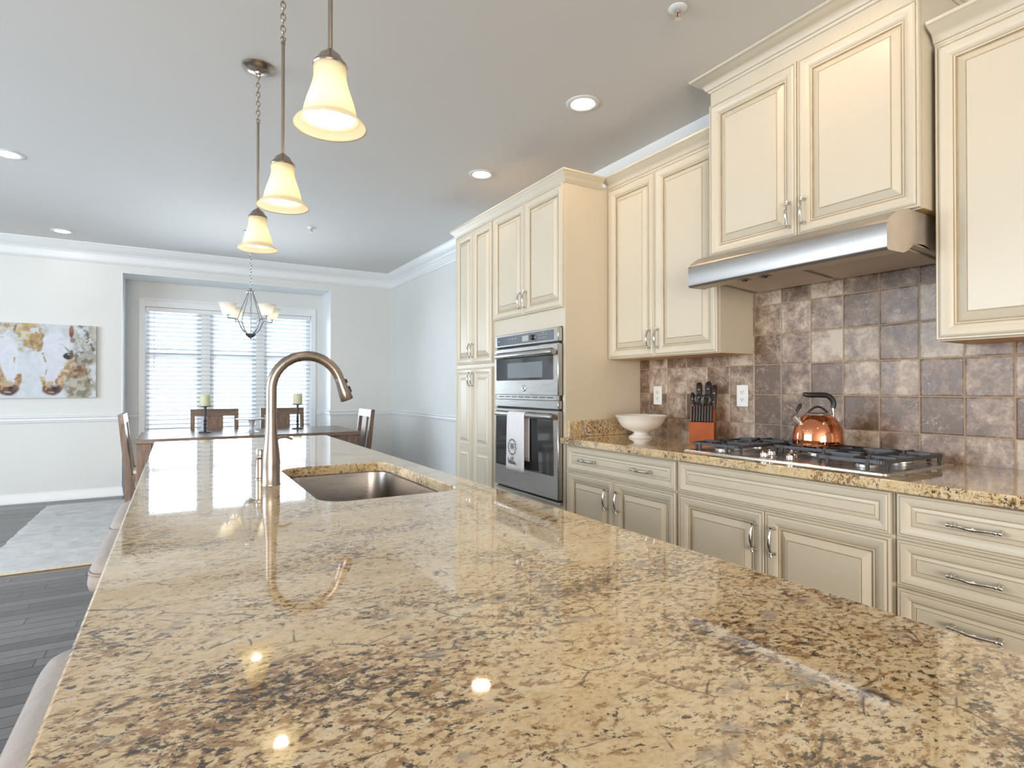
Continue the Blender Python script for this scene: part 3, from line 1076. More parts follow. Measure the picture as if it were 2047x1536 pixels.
# ------------------------------------------------------------------ cooktop
KX0, KX1, KY0, KY1 = 2.105, 2.625, 1.015, 1.930
ck = thing('cooktop', 'stainless steel gas cooktop with black iron grates set in the granite', 'cooktop', (2.365, 1.47, CT))
r0 = [rrect(KX0 + o, KX1 - o, KY0 + o, KY1 - o, .02, CT + z_) for o, z_ in ((0, .0002), (0, .003), (.003, .006), (.020, .007), (.030, .004), (.032, .003))]
MB().loft(r0).build('pan', M_steel, ck)
burn = [(2.235, 1.790, .042), (2.490, 1.790, .036), (2.47, 1.47, .055), (2.235, 1.150, .036), (2.490, 1.150, .042)]
for bx, by, br in burn:
    g = MB().lathe([(0, 0), (br, 0), (br * 1.02, .006), (br * .95, .014), (br * .8, .016), (0, .016)], (bx, by, CT + .0032), 28).build('burner', M_steel, ck)
    MB().lathe([(0, 0), (br * .78, 0), (br * .8, .004), (br * .74, .008), (0, .009)], (bx, by, CT + .0195), 28).build('burner_cap', M_iron, g)


def bar(mb, a, b_, w_=.010, h_=.012, z=None):
    a, b_ = Vector(a), Vector(b_)
    d = (b_ - a)
    n_ = Vector((-d.y, d.x, 0)).normalized() * w_ / 2
    up = Vector((0, 0, h_))
    r0_ = [a - n_, a + n_, a + n_ * .7 + up, a - n_ * .7 + up]
    r1_ = [b_ - n_, b_ + n_, b_ + n_ * .7 + up, b_ - n_ * .7 + up]
    mb.loft([r0_, r1_])


def grate(x0, x1, y0, y1, centers):
    mb = MB()
    zt = CT + .032
    pts = rrect(x0, x1, y0, y1, .018, zt + .006, 4)
    ring_ = []
    for i in range(len(pts)):
        a, b_ = pts[i], pts[(i + 1) % len(pts)]
        bar(mb, (a[0], a[1], zt), (b_[0], b_[1], zt))
    ym = (y0 + y1) / 2
    xm = (x0 + x1) / 2
    if len(centers) > 1:
        bar(mb, (xm, y0, zt), (xm, y1, zt))
    for bx, by, br in centers:
        lim = (x0, xm) if (len(centers) > 1 and bx < xm) else ((xm, x1) if len(centers) > 1 else (x0, x1))
        for p in ((lim[0], by), (lim[1], by), (bx, y0), (bx, y1)):
            d = Vector((bx - p[0], by - p[1], 0))
            e = Vector((p[0], p[1], 0)) + d * max(0, 1 - br * .55 / max(d.length, .01))
            bar(mb, (p[0], p[1], zt + .002), (e.x, e.y, zt + .002), .010, .016)
        for sx in (-1, 1):
            q = (lim[0] if sx < 0 else lim[1], by + sx * .075)
            bar(mb, (q[0], q[1], zt), (bx + sx * br * .9, by + sx * .04, zt + .001), .010, .014)
    for fx_ in (x0 + .03, x1 - .03):
        for fy_ in (y0, y1):
            mb.tube([(fx_, fy_, zt + .004), (fx_, fy_ + (.006 if fy_ == y0 else -.006) * 0, zt - .01), (fx_, fy_, CT + .0055)], [.008, .007, .006], 8)
    for fy_ in (y0 + .05, y1 - .05):
        mb.tube([(x0, fy_, zt + .008), (x0 - .004, fy_, zt - .004), (x0 - .002, fy_, CT + .0065)], [.009, .008, .007], 8)
        mb.tube([(x1, fy_, zt + .008), (x1, fy_, CT + .0065)], [.009, .007], 8)
    return mb.build('grate', M_iron, ck)


grate(KX0 + .035, KX1 - .035, 1.650, KY1 - .03, burn[0:2])
grate(2.345, KX1 - .035, 1.325, 1.615, burn[2:3])
grate(KX0 + .035, KX1 - .035, KY0 + .03, 1.290, burn[3:5])
for kx, ky in ((2.160, 1.525), (2.235, 1.545), (2.160, 1.405), (2.225, 1.435), (2.295, 1.480)):
    k_ = MB().lathe([(0, 0), (.024, 0), (.024, .004), (.020, .006), (.018, .008), (.017, .022), (.014, .025), (0, .026)], (kx, ky, CT + .0032), 24).build('knob', M_chrome, ck)
    MB().box(kx - .017, kx + .017, ky - .005, ky + .005, CT + .024, CT + .036, bev=.002).build('knob_grip', M_chrome, k_)

# ------------------------------------------------------------------ kettle (spout to picture left)
kt = thing('kettle', 'polished copper whistling kettle with black handle on the cooktop', 'kettle', (2.4285, 1.452, CT + .0492), R(149.3))
kt.scale = (.91, .91, .975)
MB().lathe([(0, 0), (.100, 0), (.108, .002), (.111, .007), (.1105, .014), (.111, .02), (.110, .045), (.104, .075), (.092, .103), (.074, .126), (.058, .138), (.056, .139), (0, .139)], n=48).build('body', M_copper, kt, local=True)
lid = MB().lathe([(0, .1385), (.057, .1385), (.058, .143), (.054, .147), (.040, .149), (0, .151)], n=40).build('lid', M_steel, kt, local=True)
MB().tube([(-.048 + .096 * i / 12, 0, .148 + .026 * math.sin(PI * i / 12)) for i in range(13)], [.004] + [.0052] * 11 + [.004], 8).build('lid_handle', M_black, lid, local=True)
dr = Vector((.72, 0, .69))
s0 = Vector((.088, 0, .104))
MB().tube([s0 - dr * .012, s0 + dr * .03, s0 + dr * .042], [.017, .0155, .0155], 18).build('spout', M_steel, kt, local=True)
wp = s0 + dr * .044
wc = MB().tube([wp + Vector((-.012, 0, .004)), wp + Vector((-.020, 0, .022)), wp + Vector((-.034, 0, .046)), wp + Vector((-.040, 0, .052))], [.004, .007, .0085, .005], 10).build('whistle_lever', M_black, kt, local=True)
MB().tube([wp + Vector((-.014, 0, .010)), wp + Vector((-.002, 0, .030)), wp + Vector((.016, 0, .040)), wp + Vector((.026, 0, .040))], [.004, .006, .007, .010], 12).build('whistle_cap', M_chrome, wc, local=True)
mb = MB().tube([(-.098, 0, .080), (-.094, 0, .100), (-.080, 0, .120), (-.074, 0, .132), (-.074, 0, .178)], .006, 10)
mb.box(-.104, -.09, -.008, .008, .070, .096, bev=.003)
hb_ = mb.build('handle_bracket', M_steel, kt, local=True)
pts = [(-.074, 0, .168), (-.078, 0, .184), (-.074, 0, .202), (-.060, 0, .218), (-.040, 0, .2265), (-.02, 0, .2275), (0, 0, .2275), (.02, 0, .2275), (.04, 0, .2275), (.058, 0, .2295), (.070, 0, .233)]
MB().tube(pts, [.0105, .012, .0125, .0125, .012, .0125, .012, .0125, .012, .011, .007], 12).build('handle', M_black, kt, local=True)

# ------------------------------------------------------------------ bowl
MBb = MB().lathe([(0, 0), (.060, 0), (.062, .004), (.056, .012), (.040, .022), (.034, .032), (.045, .040), (.075, .052), (.098, .075), (.112, .105), (.120, .128), (.128, .137), (.130, .142), (.126, .144),
                  (.116, .136), (.107, .108), (.093, .078), (.070, .058), (.03, .048), (0, .047)], (2.43, 2.555, CT + .0003), 56)
MBb.v = [(2.43 + (p[0] - 2.43) * 1.22, 2.555 + (p[1] - 2.555) * 1.22, CT + .0003 + (p[2] - CT - .0003) * .95) for p in MBb.v]
tag(MBb.build('footed_bowl', M_ceramic), 'white footed ceramic bowl on the counter next to the oven tower', 'bowl')

# ------------------------------------------------------------------ knife block and knives
BA = math.atan2(-.833, .553)
BL0 = Vector((2.465, 2.212, CT + .0003))
BM = Matrix.Translation(BL0) @ Matrix.Rotation(BA, 4, 'Z')
kb = thing('knife_block', 'orange-brown wooden knife block on the counter left of the cooktop', 'knife block', tuple(BL0), BA)
prof_ = [(0, 0), (0, .112), (.042, .112), (.060, .178), (.095, .222), (.118, .222), (.148, 0)]
MB().prism(prof_, 'x', 0, .132).build('block', M_cherry, kb, local=True, ang=20)
tl = R(16)
for k in range(8):
    x = .0135 + k * .0150
    t = thing('steak_knife', 'black-handled steak knife in the front row of the knife block', 'knife', tuple(BM @ Vector((x, .022, .1122))), BA, 'steak knives in the block')
    t.rotation_euler = Euler((-tl, 0, BA), 'XYZ')
    MB().box(-.0050, .0050, -.010, .010, 0, .092, bev=.0025).build('handle', M_knife, t, local=True)
    MB().box(-.0064, -.0049, -.0104, .009, .001, .089).build('tang', M_blade, t, local=True, smooth=False)
big_knives = [(.013, .076, .116, .20, .0125, 'narrow riveted knife handle at the left end of the knife block'),
              (.044, .092, .135, .24, .016, 'tall black knife handle second from left in the knife block'),
              (.066, .086, .100, .20, .012, 'short riveted knife handle in the middle of the knife block'),
              (.089, .092, .140, .24, .017, 'tall broad knife handle right of the middle of the knife block'),
              (.119, .078, .150, .21, .015, 'long riveted knife handle standing apart at the right end of the block')]
for x, y, ln, zz, wd, lab in big_knives:
    t = thing('kitchen_knife', lab, 'knife', tuple(BM @ Vector((x, y, zz - .04))), BA, 'large knives in the block')
    t.rotation_euler = Euler((-R(10), R((x - .066) * 60), BA), 'XYZ')
    rings = []
    for q, wq, dq in ((0, .8, .010), (.15, .9, .012), (.45, .95, .013), (.75, 1.0, .014), (.92, .95, .0135), (1.0, .55, .008)):
        z_ = q * ln
        rings.append([(p[0], p[1] + (.004 if q > .7 else 0), z_) for p in rrect(-wd * wq, wd * wq, -dq, dq, min(wd * wq, dq) * .6, 0, 3)])
    h_ = MB().loft(rings).build('handle', M_knife, t, local=True)
    for q in (.35, .68):
        MB().sphere((0, -.0132, q * ln), .0038, 10, sc=(1, .5, 1)).build('rivet', M_rivet, h_, local=True)
sh = thing('kitchen_shears', 'black looped shears handle in the centre of the knife block', 'scissors', tuple(BM @ Vector((.068, .052, .207))), BA)
for s_ in (-1, 1):
    MB().tube([(s_ * .021 + .018 * math.cos(2 * PI * k / 16), 0, .030 + .026 * math.sin(2 * PI * k / 16)) for k in range(16)], .007, 8, closed=True).build('finger_loop', M_knife, sh, local=True)
MB().tube([(0, .002, -.03), (0, 0, .0), (0, 0, .02)], [.006, .010, .010], 10).build('pivot', M_knife, sh, local=True)

# ------------------------------------------------------------------ outlets
for yy, zz, lab in ((2.657, 1.152, 'white duplex outlet on the tile between bowl and knife block'), (2.022, 1.157, 'white duplex outlet on the tile right of the knife block')):
    xo = XW - .0082
    t = thing('wall_outlet', lab, 'outlet', (xo, yy, zz), 0, 'outlets on the tile')
    p = MB().box(xo - .006, xo, yy - .037, yy + .037, zz - .060, zz + .060, bev=.004).build('cover_plate', M_plate, t)
    for s_ in (-1, 1):
        zc = zz + s_ * .020
        rr = rrect(yy - .017, yy + .017, zc - .0145, zc + .0145, .010, 0)
        q = MB().loft([[(xo - .005, a[0], a[1]) for a in rr], [(xo - .0075, a[0], a[1]) for a in rr]]).build('socket', M_plate, p)
        mb = MB().box(xo - .0079, xo - .007, yy - .0075, yy - .0050, zc - .003, zc + .007).box(xo - .0079, xo - .007, yy + .0050, yy + .0075, zc - .003, zc + .006)
        mb.tube([(xo - .0079, yy, zc - .008), (xo - .007, yy, zc - .008)], .0028, 8)
        mb.build('slots', M_dark, q, smooth=False)

# ------------------------------------------------------------------ island
IX0, IX1, IY0, IY1 = -.104, .830, .02, 3.735
SX0, SX1, SY0, SY1 = .332, .735, 1.525, 2.262
hole = rrect(SX0, SX1, SY0, SY1, .075, 0, 10)


def slab(z0, z1, bev):
    bm = bmesh.new()
    lv = []
    for z_, o in ((z1, bev), (z1 - bev, 0), (z0 + bev, 0), (z0, bev)):
        ou = [bm.verts.new((p[0], p[1], z_)) for p in rrect(IX0 + o, IX1 - o, IY0 + o, IY1 - o, .012, 0, 3)]
        inn = [bm.verts.new((p[0] , p[1], z_)) for p in rrect(SX0 - o * .6, SX1 + o * .6, SY0 - o * .6, SY1 + o * .6, .075, 0, 10)]
        lv.append((ou, inn))
    for k in (0, 1):
        for a, b_ in ((0, 1), (1, 2), (2, 3)):
            A, B = lv[a][k], lv[b_][k]
            for i in range(len(A)):
                j = (i + 1) % len(A)
                bm.faces.new((A[i], A[j], B[j], B[i]))
    for i in (0, 3):
        es = []
        for lp in lv[i]:
            for a in range(len(lp)):
                e = bm.edges.get((lp[a], lp[(a + 1) % len(lp)]))
                es.append(e)
        bmesh.ops.triangle_fill(bm, use_beauty=True, use_dissolve=False, edges=es)
    bmesh.ops.recalc_face_normals(bm, faces=bm.faces)
    me = bpy.data.meshes.new('island_countertop')
    bm.to_mesh(me)
    bm.free()
    me.materials.append(M_granite)
    me.polygons.foreach_set('use_smooth', [True] * len(me.polygons))
    me.set_sharp_from_angle(angle=R(30))
    o = bpy.data.objects.new('island_countertop', me)
    COL.objects.link(o)
    return o


tag(slab(.861, CT, .004), 'polished golden granite island top filling the foreground', 'countertop')
ib = thing('island_cabinet', 'cream cabinet base standing under the granite island top', 'cabinet', (.5, 1.9, 0))
mb = MB()
ZI = .8606
mb.box(.215, .235, .10, 3.66, .10, ZI).box(.78, .80, .10, 3.66, .10, ZI).box(.235, .78, .10, .12, .10, ZI).box(.235, .78, 3.64, 3.66, .10, ZI).box(.235, .78, .12, 3.64, .10, .12)
mb.build('body', M_cream, ib, smooth=False)
MB().box(.26, .74, .16, 3.60, 0, .10).build('toe_kick', M_cream, ib, smooth=False)

# sink
sk = thing('sink', 'undermount stainless steel sink basin in the island top', 'sink', ((SX0 + SX1) / 2, (SY0 + SY1) / 2, .66))
rings = []
for o, z_, r_ in ((-.014, .8605, .085), (.004, .8605, .075), (.006, .850, .075), (.012, .76, .073), (.018, .69, .07), (.026, .672, .065), (.045, .662, .055), (.12, .657, .04)):
    rings.append(rrect(SX0 + o, SX1 - o, SY0 + o, SY1 - o, r_, z_, 10))
rings += [[(p[0] + 0, p[1], p[2] - .003) for p in rings[-1]]]
for o, z_, r_ in ((.04, .659, .055), (.02, .669, .065), (.010, .70, .07), (.004, .76, .073), (-.002, .850, .075), (-.014, .8570, .085)):
    rings.append(rrect(SX0 + o, SX1 - o, SY0 + o, SY1 - o, r_, z_, 10))
rings.append(rings[0])
n_ = len(rings[0])
mb = MB()
mb.loft(rings[:8], 0, False, True)
mb.loft(rings[8:], 0, True, False)
mb.build('basin', M_sink, sk, ang=50)
MB().lathe([(0, 0), (.055, 0), (.055, .003), (.045, .004), (.035, .001), (0, .001)], (.53, 1.90, .6572), 28).build('drain', M_chrome, sk)

# faucet
fc_ = thing('faucet', 'tall brushed nickel gooseneck pull-down faucet behind the sink', 'faucet', (.257, 1.907, CT + .0002))
MB().lathe([(0, 0), (.0275, 0), (.0275, .003), (.0262, .005), (.0262, .055), (.0262, .075), (.0245, .10), (.0205, .135), (.0175, .165), (.0162, .20), (.0160, .228), (0, .228)], n=36).build('base', M_nickel, fc_, local=True)
pts = [(0, 0, .2285), (0, 0, .24), (0, 0, .27), (0, 0, .296)]
RA, z0a = .1075, .298
for k in range(1, 23):
    a = R(160 * k / 22)
    pts.append((RA - RA * math.cos(a), 0, z0a + RA * math.sin(a)))
MB().tube(pts, .0160, 20).build('gooseneck', M_nickel, fc_, local=True)
e = Vector(pts[-1])
dn = Vector((math.sin(R(20)), 0, -math.cos(R(20))))
hd = MB().tube([e + dn * .0005, e + dn * .004, e + dn * .02, e + dn * .05, e + dn * .075, e + dn * .078], [.0152, .0160, .0165, .0195, .0215, .0195], 22).build('spray_head', M_nickel, fc_, local=True)
sd = Vector((math.cos(R(20)), 0, math.sin(R(20))))
for q, s_ in ((.010, .007), (.036, .011)):
    c_ = e + dn * (q + s_) + sd * (.0165 + q * .08)
    st = Matrix.Translation(c_) @ Matrix.Rotation(R(-20), 4, 'Y')
    MB().box(-.003, .0045, -.006, .006, -s_, s_, bev=.002).xform(st).build('button', M_black, hd, local=True)
lv_ = MB().tube([(0, .014, .118), (0, .030, .121)], [.011, .010], 14)
lv_.tube([(0, .030, .121), (.012, .036, .134), (.030, .040, .143), (.050, .042, .144), (.070, .042, .135)], [.006, .0065, .006, .006, .0045], 10, flat=.8)
lv_.build('lever', M_nickel, fc_, local=True)
sdp = thing('soap_dispenser', 'small brushed nickel soap pump left behind the faucet', 'soap dispenser', (.243, 2.045, CT + .0002))
MB().lathe([(0, 0), (.019, 0), (.019, .003), (.0165, .005), (.0165, .066), (.012, .070), (0, .070)], n=28).build('body', M_nickel, sdp, local=True)
mb = MB().lathe([(0, .0705), (.008, .0705), (.008, .078), (.0165, .080), (.0165, .094), (.015, .098), (0, .099)], n=28)
mb.tube([(.012, 0, .090), (.035, 0, .094), (.050, 0, .086)], [.007, .006, .005], 10)
mb.build('pump_head', M_nickel, sdp, local=True)

# ------------------------------------------------------------------ bar stools
def stool(label, y):
    t = thing('bar_stool', label, 'stool', (-.015, y, 0), 0, 'upholstered stools along the island')
    rings = []
    hx_, hy_ = .205, .245
    for o, z_ in ((.012, .598), (.0, .604), (-.004, .622), (-.002, .640), (.004, .650), (.0065, .652), (.004, .654), (.002, .662), (.014, .682), (.036, .696), (.075, .705), (.13, .708)):
        rings.append(rrect(-hx_ + o, hx_ - o, -hy_ + o, hy_ - o, .06, z_, 6))
    s_ = MB().loft(rings).build('seat', M_fabric, t, local=True, ang=60)
    MB().tube(rrect(-hx_ + .001, hx_ - .001, -hy_ + .001, hy_ - .001, .06, .652, 6), .004, 6, closed=True).build('piping', M_fabric, s_, local=True)
    MB().box(-.18, .18, -.215, .215, .56, .598).build('seat_frame', M_woodv, t, local=True, smooth=False)
    for sx in (-1, 1):
        for sy in (-1, 1):
            MB().tube([(sx * .168, sy * .20, .56), (sx * .185, sy * .22, 0)], [.021, .016], 4).build('leg', M_woodv, t, local=True)
    mb = MB()
    for s2 in (-1, 1):
        mb.box(-.17, .17, s2 * .212 - .01, s2 * .212 + .01, .20, .23).box(s2 * .178 - .01, s2 * .178 + .01, -.20, .20, .26, .29)
    mb.build('footrest', M_woodv, t, local=True, smooth=False)
    return t


stool('taupe upholstered stool nearest the camera at the island edge', 1.19)
stool('taupe upholstered stool in the middle of the island side by the rug', 2.27)
stool('taupe upholstered stool at the far end of the island nearest the dining table', 2.87)

# ------------------------------------------------------------------ dining set
dt = thing('dining_table', 'long grey-brown wooden dining table in front of the bay window', 'table', (.667, 6.24, 0))
TX0, TX1, TY0, TY1, TZ = -.293, 1.622, 5.745, 6.735, .76
MB().box(TX0, TX1, TY0, TY1, TZ - .038, TZ, bev=.004).build('tabletop', M_wood, dt)
mb = MB()
mb.box(TX0 + .10, TX1 - .10, TY0 + .03, TY0 + .055, TZ - .12, TZ - .039).box(TX0 + .10, TX1 - .10, TY1 - .055, TY1 - .03, TZ - .12, TZ - .039)
mb.box(TX0 + .03, TX0 + .055, TY0 + .10, TY1 - .10, TZ - .12, TZ - .039).box(TX1 - .055, TX1 - .03, TY0 + .10, TY1 - .10, TZ - .12, TZ - .039)
mb.build('apron', M_wood, dt, smooth=False)
for x in (TX0 + .006, TX1 - .116):
    for y in (TY0 + .006, TY1 - .116):
        MB().box(x, x + .11, y, y + .11, .012, TZ - .0385, bev=.004).build('leg', M_woodv, dt)


def chair(label, x, y, rz, z=0.0):
    t = thing('dining_chair', label, 'chair', (x, y, z), rz, 'dining chairs round the table')
    for sx in (-1, 1):
        mb = MB()
        pr = [(-.022, 0), (-.022, .46), (.0, .62), (.040, .955), (.078, .955), (.046, .62), (.024, .46), (.024, 0)]
        mb.prism([(.185 + p[0], p[1]) for p in pr], 'x', sx * .212 - .021, sx * .212 + .021)
        mb.build('rear_leg', M_woodv, t, local=True, ang=20)
        MB().box(sx * .205 - .022, sx * .205 + .022, -.225, -.181, 0, .43, bev=.003).build('front_leg', M_woodv, t, local=True)
    MB().prism([(.214, .880), (.225, .958), (.259, .958), (.248, .880)], 'x', -.2335, .2335).build('top_rail', M_wood, t, local=True, ang=20)
    MB().prism([(.176, .455), (.190, .60), (.222, .8805), (.240, .8805), (.208, .60), (.194, .455)], 'x', -.080, .080).build('back_slat', M_woodv, t, local=True, ang=20)
    mb = MB()
    for s_ in (-1, 1):
        mb.box(s_ * .21 - .012, s_ * .21 + .012, -.18, .17, .37, .435)
    mb.box(-.19, .19, -.215, -.19, .37, .435).box(-.19, .19, .165, .19, .37, .435)
    mb.build('seat_frame', M_wood, t, local=True, smooth=False)
    rings = [rrect(-.232 + o, .232 - o, -.235 + o, .160 - o, .03, z_, 5) for o, z_ in ((.006, .436), (0, .442), (0, .462), (.006, .475), (.03, .485), (.09, .488))]
    MB().loft(rings).build('seat_cushion', M_seat, t, local=True, ang=60)
    return t


ch1 = chair('wooden dining chair at the left end of the table seen side on', -.165, 6.12, R(90), .0125)
chair('wooden dining chair at the right end of the table by the wall', 1.555, 6.14, R(-90), .0125)
chair('wooden dining chair before the window, left of the cake stand', .368, 6.76, 0, .0125)
chair('wooden dining chair before the window, right of the cake stand and partly behind the faucet', 1.062, 6.76, 0, .0125)

for x, y, lab, hh_ in ((.248, 6.31, 'left', .255), (1.125, 6.40, 'right', .262)):
    near = 'left end of the dining table' if lab == 'left' else 'right end of the dining table'
    t = thing('candle_holder', 'black twisted iron candle holder near the ' + near, 'candle holder', (x, y, TZ + .0003), 0, 'candle holders on the table')
    MB().lathe([(0, 0), (.058, 0), (.058, .008), (.050, .012), (.012, .014), (0, .014)], n=32).build('base', M_darkmetal, t, local=True)
    mb = MB()
    for q in (0, PI):
        mb.tube([(.006 * math.cos(q + k * .5), .006 * math.sin(q + k * .5), .012 + k * .0055) for k in range(24)], .0088, 8)
    mb.tube([(0, 0, .13), (0, 0, hh_)], .0115, 10)
    mb.build('stem', M_darkmetal, t, local=True)
    MB().lathe([(0, 0), (.012, 0), (.056, .006), (.058, .010), (.056, .011), (0, .011)], (0, 0, hh_ - .004), 32).build('dish', M_darkmetal, t, local=True)
    c_ = thing('pillar_candle', 'pale cream pillar candle on the iron holder at the ' + near, 'candle', (x, y, TZ + hh_ + .0075), 0, 'pillar candles on the table')
    MB().lathe([(0, 0), (.046, 0), (.047, .003), (.047, .106), (.045, .109), (.02, .104), (0, .103)], n=32).build('wax', M_candle, c_, local=True)
    MB().tube([(0, 0, .102), (.001, 0, .116)], .0015, 6).build('wick', M_dark, c_, local=True)
M_cake = simple('shaded_white_ceramic', (.52, .54, .56), .18, vary=.02, coat=.3)  # white ceramic, its shade against the window put into the grey colour
cs = thing('cake_stand', 'low white ceramic cake stand in the middle of the dining table', 'cake stand', (.650, 6.17, TZ + .0003))
MB().lathe([(0, 0), (.078, 0), (.078, .004), (.050, .010), (.026, .020), (.019, .040), (.020, .07), (.028, .105), (.032, .122), (0, .122)], n=36).build('foot', M_cake, cs, local=True)
MB().lathe([(0, .1225), (.12, .1225), (.142, .128), (.146, .134), (.142, .136), (.12, .131), (0, .131)], n=44).build('plate', M_cake, cs, local=True)

# rug
rg = thing('area_rug', 'pale mottled grey area rug on the dark plank floor', 'rug', (.66, 6.05, 0))
RX0, RX1, RY0, RY1 = -1.115, 2.43, 4.77, 7.32
mb = MB()
nx, ny = 60, 44
gv, gf = [], []
for j in range(ny + 1):
    for i in range(nx + 1):
        x = RX0 + (RX1 - RX0) * i / nx
        y = RY0 + (RY1 - RY0) * j / ny
        jit = (random.random() - .5) * .006
        if i in (0, nx):
            x += (random.random() - .5) * .012
        gv.append((x, y, .0105 + jit * .3))
for j in range(ny):
    for i in range(nx):
        a = j * (nx + 1) + i
        gf.append([a, a + 1, a + nx + 2, a + nx + 1])
mb.add(gv, gf)
o_ = mb.build('pile', M_rug, rg, recalc=False, ang=180)
MB().box(RX0, RX1, RY0 - .010, RY0 + .004, .0005, .0115, bev=.003).build('binding', M_binding, rg)
MB().box(RX0 + .004, RX1 - .004, RY0, RY1 - .004, .0004, .008).build('backing', M_binding, rg, smooth=False)

# ------------------------------------------------------------------ canvas picture of two white horses
CX0, CX1, CZ0, CZ1 = -2.02, -.750, 1.095, 1.874
pt = thing('wall_canvas', 'unframed canvas print of two white horses with lowered heads', 'picture', ((CX0 + CX1) / 2, YF - .02, CZ0))
nx, nz = 300, 186
S, T_ = np.meshgrid(np.linspace(0, 1, nx), np.linspace(0, 1, nz))
Xc = CX0 + (CX1 - CX0) * S
s = (Xc + 1.562) / .812
t = 1 - T_
rng = np.random.default_rng(3)


def vn(fx, fy, seed):
    g = np.random.default_rng(seed).random((int(fy) + 3, int(fx) + 3))
    xx, yy = S * fx, T_ * fy
    xi, yi = xx.astype(int), yy.astype(int)
    u, v_ = xx - xi, yy - yi
    u, v_ = u * u * (3 - 2 * u), v_ * v_ * (3 - 2 * v_)
    return (g[yi, xi] * (1 - u) + g[yi, xi + 1] * u) * (1 - v_) + (g[yi + 1, xi] * (1 - u) + g[yi + 1, xi + 1] * u) * v_


def fbm(f, seed):
    return sum(vn(f * 2 ** k * 1.6, f * 2 ** k, seed + k) * .5 ** (k + 1) for k in range(4)) / .9375


n1, n2, n3 = fbm(7, 10), fbm(14, 30), fbm(24, 50)


def sst(a, b_, x):
    q = np.clip((x - a) / (b_ - a), 0, 1)
    return q * q * (3 - 2 * q)


def ell(cx, cy, rx, ry, rot=0, soft=.25):
    ds, dt_ = s - cx, (t - cy) * 1.0
    c_, s_ = math.cos(rot), math.sin(rot)
    a, b_ = ds * c_ + dt_ * s_, -ds * s_ + dt_ * c_
    d = np.sqrt((a / rx) ** 2 + (b_ / ry) ** 2) + (n2 - .5) * .35
    return 1 - sst(1 - soft, 1 + soft, d)


def seg(x0, y0, x1, y1, wd):
    dx, dy_ = x1 - x0, y1 - y0
    q = np.clip(((s - x0) * dx + (t - y0) * dy_) / (dx * dx + dy_ * dy_), 0, 1)
    d = np.hypot(s - x0 - q * dx, t - y0 - q * dy_) + (n3 - .5) * wd * .8
    return (1 - sst(wd * .5, wd * 1.2, d)) * sst(.36, .56, n2 + .25 * (wd > .02))


img = np.zeros((nz, nx, 3))
img[:] = (.56, .60, .65)
img *= (0.93 + .14 * n1)[..., None]


def put(mask, c0, c1=None, nn=None):
    global img
    c0 = np.array(c0)
    cc = c0 if c1 is None else c0 + (np.array(c1) - c0) * sst(.3, .7, nn)[..., None]
    img = img * (1 - mask[..., None]) + cc * mask[..., None]


put(np.clip(sst(.42, .58, n2) * (sst(.40, .0, t)) * .9, 0, 1) * (s < .5), (.55, .50, .38), (.30, .19, .08), n3)
put(ell(.33, .14, .17, .15) * sst(.35, .6, n3), (.33, .19, .07), (.50, .38, .16), n2)
put(ell(.30, .30, .15, .09) * sst(.35, .65, n2), (.42, .33, .16), (.22, .12, .05), n3)
put(sst(.70, .80, s + (n1 - .5) * .12) * sst(.32, .52, n2) * .9, (.28, .27, .22), (.50, .50, .47), n3)
put(ell(.80, .80, .15, .26) * .9, (.20, .17, .11), (.40, .38, .30), n3)
put(ell(.80, .64, .12, .09) * .85, (.16, .07, .03), (.36, .24, .14), n3)
put(ell(.87, .45, .13, .10) * sst(.4, .6, n3), (.18, .15, .10))
put(ell(.95, .16, .08, .16) * sst(.42, .58, n3), (.16, .15, .12), (.45, .43, .36), n2)

def muzzle(cx, cy, w_):
    put(seg(cx - w_ * .95, cy - .14, cx - w_ * .62, cy + .02, w_ * .30), (.30, .17, .08), (.52, .42, .26), n3)
    put(seg(cx + w_ * 1.05, cy - .16, cx + w_ * .70, cy + .02, w_ * .36), (.26, .13, .06), (.50, .38, .22), n3)
    put(ell(cx, cy + .005, w_ * .95, .090, 0, .18) * sst(cy - .085, cy - .02, t + (n2 - .5) * .12), (.17, .075, .045), (.05, .03, .035), n3)
    put(ell(cx - w_ * .05, cy - .055, w_ * .55, .05, 0, .4) * sst(.40, .56, n3), (.45, .33, .20))
    put(ell(cx + w_ * .25, cy + .0, w_ * .26, .028, .3, .3), (.02, .012, .02))
    put(ell(cx - w_ * .05, cy + .050, w_ * .34, .010, .1, .4), (.42, .31, .20))
    put(ell(cx - w_ * .55, cy - .01, w_ * .10, .035, .4, .4), (.40, .27, .14))


# right horse
put(ell(.55, .33, .155, .23, 0, .12), (.60, .63, .70))
put(ell(.53, .62, .105, .26, -.15, .12), (.60, .62, .69))
put(ell(.60, .10, .17, .10) * sst(.35, .6, n1), (.50, .52, .55))
put(seg(.43, .14, .405, .36, .026), (.30, .19, .09), (.44, .33, .18), n3)
put(seg(.44, .40, .485, .58, .014), (.34, .28, .20))
put(seg(.485, .58, .46, .74, .010), (.40, .35, .29))
put(seg(.735, .47, .675, .64, .045), (.56, .46, .30), (.30, .18, .09), n3)
put(seg(.675, .64, .61, .78, .045), (.34, .20, .10), (.58, .48, .32), n3)
muzzle(.535, .875, .10)
put(ell(.70, .425, .050, .048, -.2, .2), (.025, .025, .03))
put(ell(.735, .40, .022, .06), (.10, .08, .06))
put(seg(.60, .24, .72, .37, .012), (.26, .22, .15))
put(ell(.705, .405, .014, .006), (.62, .64, .68))
put(ell(.735, .09, .026, .085, 0, .15), (.16, .06, .06), (.30, .16, .07), n3)
put(ell(.75, .21, .028, .035), (.22, .19, .13))
put(seg(.82, .0, .92, .12, .012), (.15, .13, .10))
put(seg(.90, .12, .97, .34, .014), (.12, .11, .10))
put(seg(.87, .55, .93, .80, .012), (.14, .12, .10))
